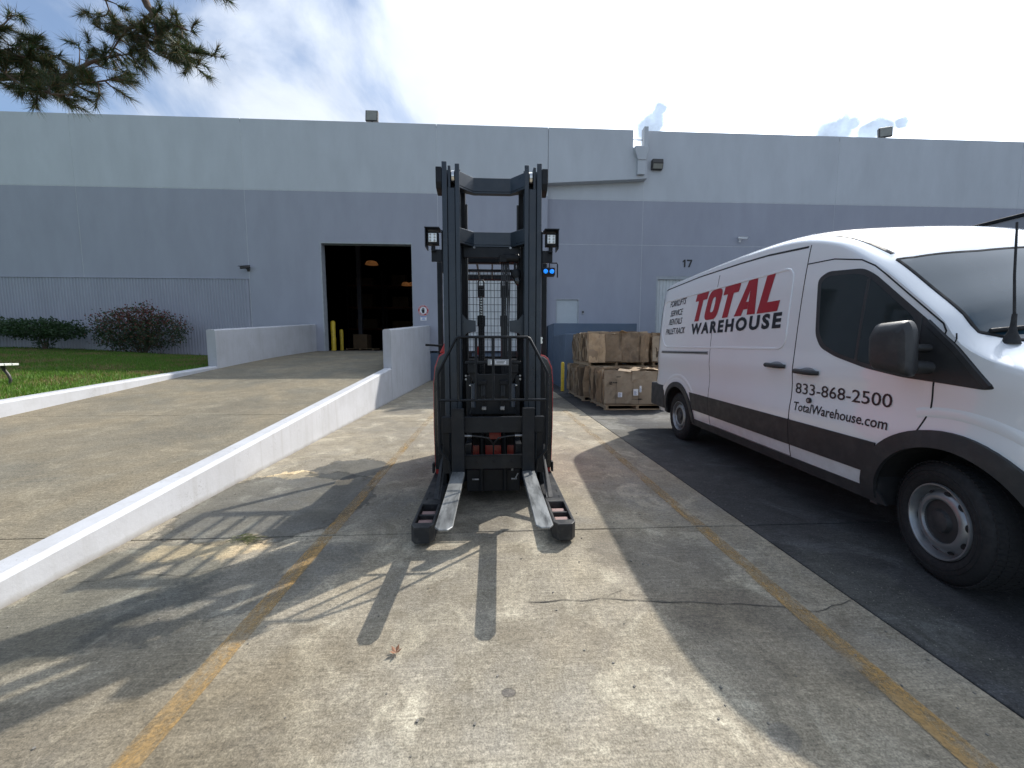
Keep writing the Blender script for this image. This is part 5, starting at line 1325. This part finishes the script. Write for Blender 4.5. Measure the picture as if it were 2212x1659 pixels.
def redtip(p, r, g_):
    k = .75+.6*g_.random(); h = p[2]
    if h > 1.15+.25*g_.standard_normal() and g_.random() < .5: return (.15*k, .045*k, .038*k)
    if g_.random() < .16: return (.14*k, .075*k, .045*k)
    return (.034*k, .060*k, .024*k)
shrub('shrub', 'reddish leaved photinia shrub against the ribbed wall', -13.6, 15.9, [(-.75,0,1.45,.22,.2,.28),(.35,0,1.72,.20,.2,.26),(.95,0,1.38,.25,.2,.22),(1.35,0,1.0,.3,.25,.25),(-1.35,0,1.0,.25,.25,.3),(-.3,0,.95,1.15,.6,.62),(.75,0,.85,.85,.55,.55),(-.9,0,.75,.65,.5,.5),(.1,0,1.35,.75,.45,.42),(-.2,.1,.45,.8,.5,.4)], 9000, redtip, [(-.5,0,.9),(.5,.05,.9),(.05,-.05,1.2),(.9,0,.8)], 3)
shrub('shrub', 'dark green flat topped shrub with a bare stem on the lawn', -17.1, 15.9, [(0,0,.82,1.0,.6,.30),(.75,0,.72,.65,.5,.25),(-.8,0,.78,.7,.5,.26),(0,0,.40,.28,.25,.35)], 6500, green, [(-.25,0,.75),(.2,.05,.75),(0,0,.85)], 5)
shrub('shrub', 'dark green shrub mostly outside the lawn end by the bench', -19.5, 16.0, [(0,0,.85,1.1,.6,.34),(-.8,0,.8,.7,.5,.3)], 4500, green, [(-.25,0,.75),(.2,.05,.75)], 6)
# low weeds and dry leaves along the wall foot
wv = []; wt = []
for k in range(420):
    x = rng.uniform(-22, -10.2); y = rng.uniform(15.9, 16.8) if x > -14 else rng.uniform(16.5, 16.85); z = lawn_z(x, y); a = rng.random()*6.28; l = .05+.12*rng.random()
    c, s_ = math.cos(a), math.sin(a); wv += [(x-s_*.012, y+c*.012, z), (x+s_*.012, y-c*.012, z), (x+c*l*.5, y+s_*l*.5, z+l*rng.random())]
    wt.append((.13,.065,.04) if rng.random() < .45 else (.05,.09,.03))
tag(raw_tris('weeds', np.array(wv), M_leaf, np.array(wt)), 'weeds and dry leaves along the foot of the ribbed wall', 'weeds', kind='stuff')

# ------------------------------------------------------------------ bench on the lawn
bx0, by0 = -8.98, 7.55; bz0 = lawn_z(bx0-.2, by0)
be = thing('garden_bench', 'pale slatted bench on curved dark legs at the lawn edge', 'bench', (bx0, by0, bz0))
M_plank = mat('bench_plank', (.62,.62,.57), .6, var=.1, vscale=3, stretch=(1,8,8))
for k in range(3):
    b = MB(); b.box(-1.9, 0, .0+k*.115, .105+k*.115, .385, .425); b.build('seat_plank', M_plank, be, bevel=.006)
for x in (-.25, -1.65):
    for s in (0, 1):
        yy = .06 if s == 0 else .28
        b = MB(); b.tube([(x,yy,.385),(x+.05,yy-.01,.30),(x+.13,yy-.02,.20),(x+.155,yy-.02,.12),(x+.13,yy-.02,.04),(x+.08,yy-.02,-.03)], [.026,.026,.024,.022,.02,.018], 10); b.build('leg', M_bronze, be, smooth=50)
    b = MB(); b.box(x-.03, x+.03, .01, .33, .36, .3848); b.build('seat_bracket', M_bronze, be)

# ------------------------------------------------------------------ pine with limbs reaching into view from the left
M_needle = leaf_mat('pine_needle', .5, .25, 1.1)
px, py = -11.6, 4.0; pz = lawn_z(px, py)
pine = thing('pine_tree', 'long needled pine whose limbs hang into view over the lawn', 'tree', (px, py, pz))
def P3(x, y, Y): # pixel of the 2212 wide view at depth Y -> local point of the pine
    F_, CX, CY = 840., 1106., 829.5; p = R(5.27); yw = R(3.0)
    fw = Vector((math.sin(yw)*math.cos(p), math.cos(yw)*math.cos(p), -math.sin(p))); rt = Vector((math.cos(yw), -math.sin(yw), 0)); up = rt.cross(fw)
    d_ = fw+rt*((x-CX)/F_)-up*((y-CY)/F_); d_ *= Y/d_.y
    return Vector((d_.x-px, d_.y-py, 1.4+d_.z-pz))
tb = MB(); tb.tube([(0,0,-.2),(.05,.02,2),(-.05,.05,4),(.1,0,6),(0,.1,8),(.1,0,10),(.05,0,11.5)], [.30,.25,.22,.19,.14,.09,.03], 14); tb.build('trunk', M_bark, pine, smooth=60)
limbs = MB(); ND = []; NT = []
rgp = np.random.default_rng(21)
def tuft(p, d_, n, L, cshift=0):
    d_ = d_.normalized()
    for k in range(n):
        v = Vector(rgp.standard_normal(3)); v = (d_*1.0+v*.62); v.normalize(); l = L*.85*(.55+.6*rgp.random())
        q = v.cross(Vector(rgp.standard_normal(3))).normalized()*.0030
        droop = Vector((0,0,-.02*rgp.random()))
        o_ = p-d_*(.06*rgp.random())
        ND.extend([o_-q, o_+q, o_+v*l+droop])
        kk = .7+.6*rgp.random()
        r_ = rgp.random()
        NT.append((.10*kk,.075*kk,.026*kk) if r_ < .34+cshift else (.030*kk,.058*kk,.017*kk))
def twig(p0, d_, L, r0, lev, nt, nl):
    """a wandering shoot that carries tufts and side shoots"""
    p = Vector(p0); d_ = Vector(d_).normalized(); n = max(4, int(L/.09)); pts = [p.copy()]
    for i in range(n):
        d_ = (d_+Vector(rgp.standard_normal(3))*.17+Vector((0,0,.03))).normalized(); p = p+d_*(L/n); pts.append(p.copy())
        if lev > 0 and i > 0 and rgp.random() < .72:
            sd_ = (d_*.7+Vector(rgp.standard_normal(3))*.75).normalized(); twig(p, sd_, L*(.28+.25*rgp.random()), r0*.5, lev-1, nt, nl)
        if lev == 0 and i >= n-3: tuft(p, d_, nt, nl)
    if lev > 0: tuft(p, d_, nt, nl)
    limbs.tube(pts, [r0*(1-.75*i/n) for i in range(n+1)], 6, cap=False)
def limb(pts, r0, r1, lev=1, nt=46, nl=.17, dens_=.16, L=.42, start=0.):
    dens_ *= .50 if nt > 30 else 1; nt = int(nt*.85)
    P = [Vector(p) for p in pts]; limbs.tube(P, [r0+(r1-r0)*i/(len(P)-1) for i in range(len(P))], 8)
    tl = sum((b_-a).length for a, b_ in zip(P, P[1:])); run = 0
    for a, b_ in zip(P, P[1:]):
        seg = (b_-a).length; n = max(1, int(seg/dens_))
        for k in range(n):
            if (run+seg*k/n)/tl < start: continue
            p = a+(b_-a)*(k+rgp.random())/n; d_ = ((b_-a).normalized()*.75+Vector(rgp.standard_normal(3))*.75)
            twig(p, d_, L*(.5+.8*rgp.random()), .010, lev, nt, nl)
        run += seg
    tuft(P[-1], P[-1]-P[-2], nt*2, nl)
# lower limb along the bottom of the foliage
limb([(0,0,4.3), P3(-420,260,4.6), P3(-120,170,5.0), P3(60,165,5.2), P3(140,165,5.3), P3(195,135,5.3), P3(245,120,5.4)], .06, .010, 1, 44, .17, .17, .36, .62)
limb([P3(60,165,5.2), P3(120,178,5.1), P3(185,182,5.0), P3(248,170,5.0)], .014, .006, 0, 46, .17, .09, .22)
limb([P3(0,150,5.1), P3(50,188,5.0), P3(110,203,4.9), P3(165,205,4.9)], .014, .006, 0, 46, .17, .08, .20)
limb([P3(-140,60,5.0), P3(-40,95,5.1), P3(30,120,5.2), P3(90,130,5.2)], .03, .008, 1, 48, .17, .10, .30)
limb([P3(-160,40,5.0), P3(-60,60,5.0), P3(20,60,5.0)], .03, .008, 1, 50, .18, .10, .30)
# upper limb coming in from the top
limb([(0,0,6.6), P3(-120,-330,4.9), P3(180,-160,5.2), P3(300,-30,5.4), P3(320,15,5.4), P3(330,32,5.4), P3(300,55,5.4), P3(276,62,5.4)], .07, .015, 1, 40, .16, .3, .3, .93)
limb([P3(300,55,5.4), P3(330,85,5.3), P3(370,100,5.25), P3(430,112,5.2)], .014, .005, 1, 42, .16, .10, .26)
limb([P3(276,62,5.4), P3(300,90,5.35), P3(345,120,5.3), P3(390,128,5.25)], .012, .005, 1, 42, .16, .10, .24)
limb([P3(276,62,5.4), P3(250,45,5.45), P3(235,20,5.45), P3(225,-10,5.4)], .014, .006, 1, 42, .16, .10, .26)
limb([P3(276,62,5.4), P3(258,85,5.4), P3(245,105,5.4), P3(228,135,5.3)], .012, .006, 1, 34, .15, .12, .22)
limb([P3(245,120,5.4), P3(275,118,5.35), P3(300,130,5.3)], .006, .004, 0, 34, .15, .10, .16)
limb([P3(330,15,5.4), P3(385,60,5.3), P3(420,70,5.2)], .008, .004, 0, 40, .15, .12, .20)
limb([P3(300,-90,5.2), P3(400,-50,5.2), P3(460,-12,5.2)], .02, .006, 0, 46, .17, .10, .2)
# the rest of the crown, above and to the left of the picture
for k in range(16):
    a = R(20+k*137.5); z = 5.2+k*.38; l = (3.4-.16*k)*(.8+.4*random.random())
    if 20 < (math.degrees(a) % 360) < 75 and z < 8: l *= .4
    e = Vector((math.cos(a)*l, math.sin(a)*l, z+.5))
    if e.x > 3.2 and z < 7.5: continue
    limb([(0,0,z), e*.5+Vector((0,0,z*.5)), e], .05, .01, 1, 20, .18, .34, .6, .25)
limbs.build('limb', M_bark, pine, smooth=60, recalc=False)
raw_tris('crown', np.array([tuple(v) for v in ND]), M_needle, np.array(NT), pine)

# ------------------------------------------------------------------ trailer beyond the van
tr = thing('box_trailer', 'grey box trailer standing behind the van with dark top rail', 'trailer', (12.0, 9, 0))
M_trl = mat('trailer_side', (.30,.31,.34), .45, var=.05, vscale=1)
def tp(name, m, *q, bevel=.01):
    b = MB(tr.location)
    for k in q: b.box(*k)
    return b.build(name, m, tr, bevel=bevel)
tp('box', M_trl, (10.9, 13.4, 1.5, 15.5, 1.15, 4.14))
tp('top_rail', M_dark, (10.87, 10.899, 1.5, 15.5, 4.08, 4.16), (13.401, 13.43, 1.5, 15.5, 4.08, 4.16))
tp('side_rail', M_dark, (10.885, 10.899, 1.5, 15.5, 3.70, 3.73)); tp('bottom_rail', M_dark, (10.87, 10.899, 1.5, 15.5, 1.12, 1.28))
for y in (13.2, 14.4):
    for x in (11.0, 13.0):
        b = MB(tr.location); b.cyl((x,y,.5), (x+.3,y,.5), .5, 28); b.build('wheel', M_rubber, tr, bevel=.03, smooth=40)
tp('axle_frame', M_dark, (11.4, 12.9, 2.2, 15.2, .8, 1.149)); tp('landing_leg', M_dark, (11.3, 11.42, 4.0, 4.12, 0, 1.149), (12.9, 13.02, 4.0, 4.12, 0, 1.149))

# ------------------------------------------------------------------ litter on the concrete
b = MB((-1.83,2.81,0)); rd = random.Random(4)
for k in range(46):
    x = -1.83+rd.gauss(0,.045); y = 2.81+rd.gauss(0,.028); a = rd.uniform(-.6,.9); l = rd.uniform(.03,.08); z = .006+.018*rd.random()
    b.tube([(x,y,z), (x+math.cos(a)*l*.5,y+math.sin(a)*l*.5,z+.008), (x+math.cos(a)*l,y+math.sin(a)*l,z*.6)], .0016, 4)
o = b.build('grass_tuft', mat('dry_grass', (.16,.17,.06), .8, var=.3, vscale=40)); o.location = (-1.83,2.81,0); tag(o, 'small tuft of drying grass on the stained concrete', 'grass tuft')
b = MB((-.446,1.691,0))
for k in range(5):
    a = k*1.25; c = Vector((-.446,1.691,.008)); m3 = Matrix.Rotation(a,3,'Z')@Matrix.Rotation(-.5,3,'Y')
    b.add([c, c+m3@Vector((.018,.009,0)), c+m3@Vector((.036,0,.004)), c+m3@Vector((.018,-.009,0))], [(0,1,2,3)])
o = b.build('dry_leaf', mat('dry_leaf_brown', (.22,.10,.05), .7, var=.2, vscale=40)); o.location = (-.446,1.691,0); tag(o, 'crumpled brown dry leaf on the open concrete', 'leaf')
pb = []
pv = MB()
rd = random.Random(9)
for k in range(240):
    x = rd.uniform(-2.5,2.4); y = rd.uniform(1.0,6.5); s_ = rd.uniform(.002,.006)
    pv.obox((x,y,s_*.4), (s_*2,s_*1.5,s_), Matrix.Rotation(rd.random()*3,3,'Z'))
tag(pv.build('grit', mat('grit_stone', (.16,.15,.13), .9, var=.4, vscale=30)), 'loose grit scattered over the concrete', 'grit', kind='stuff')
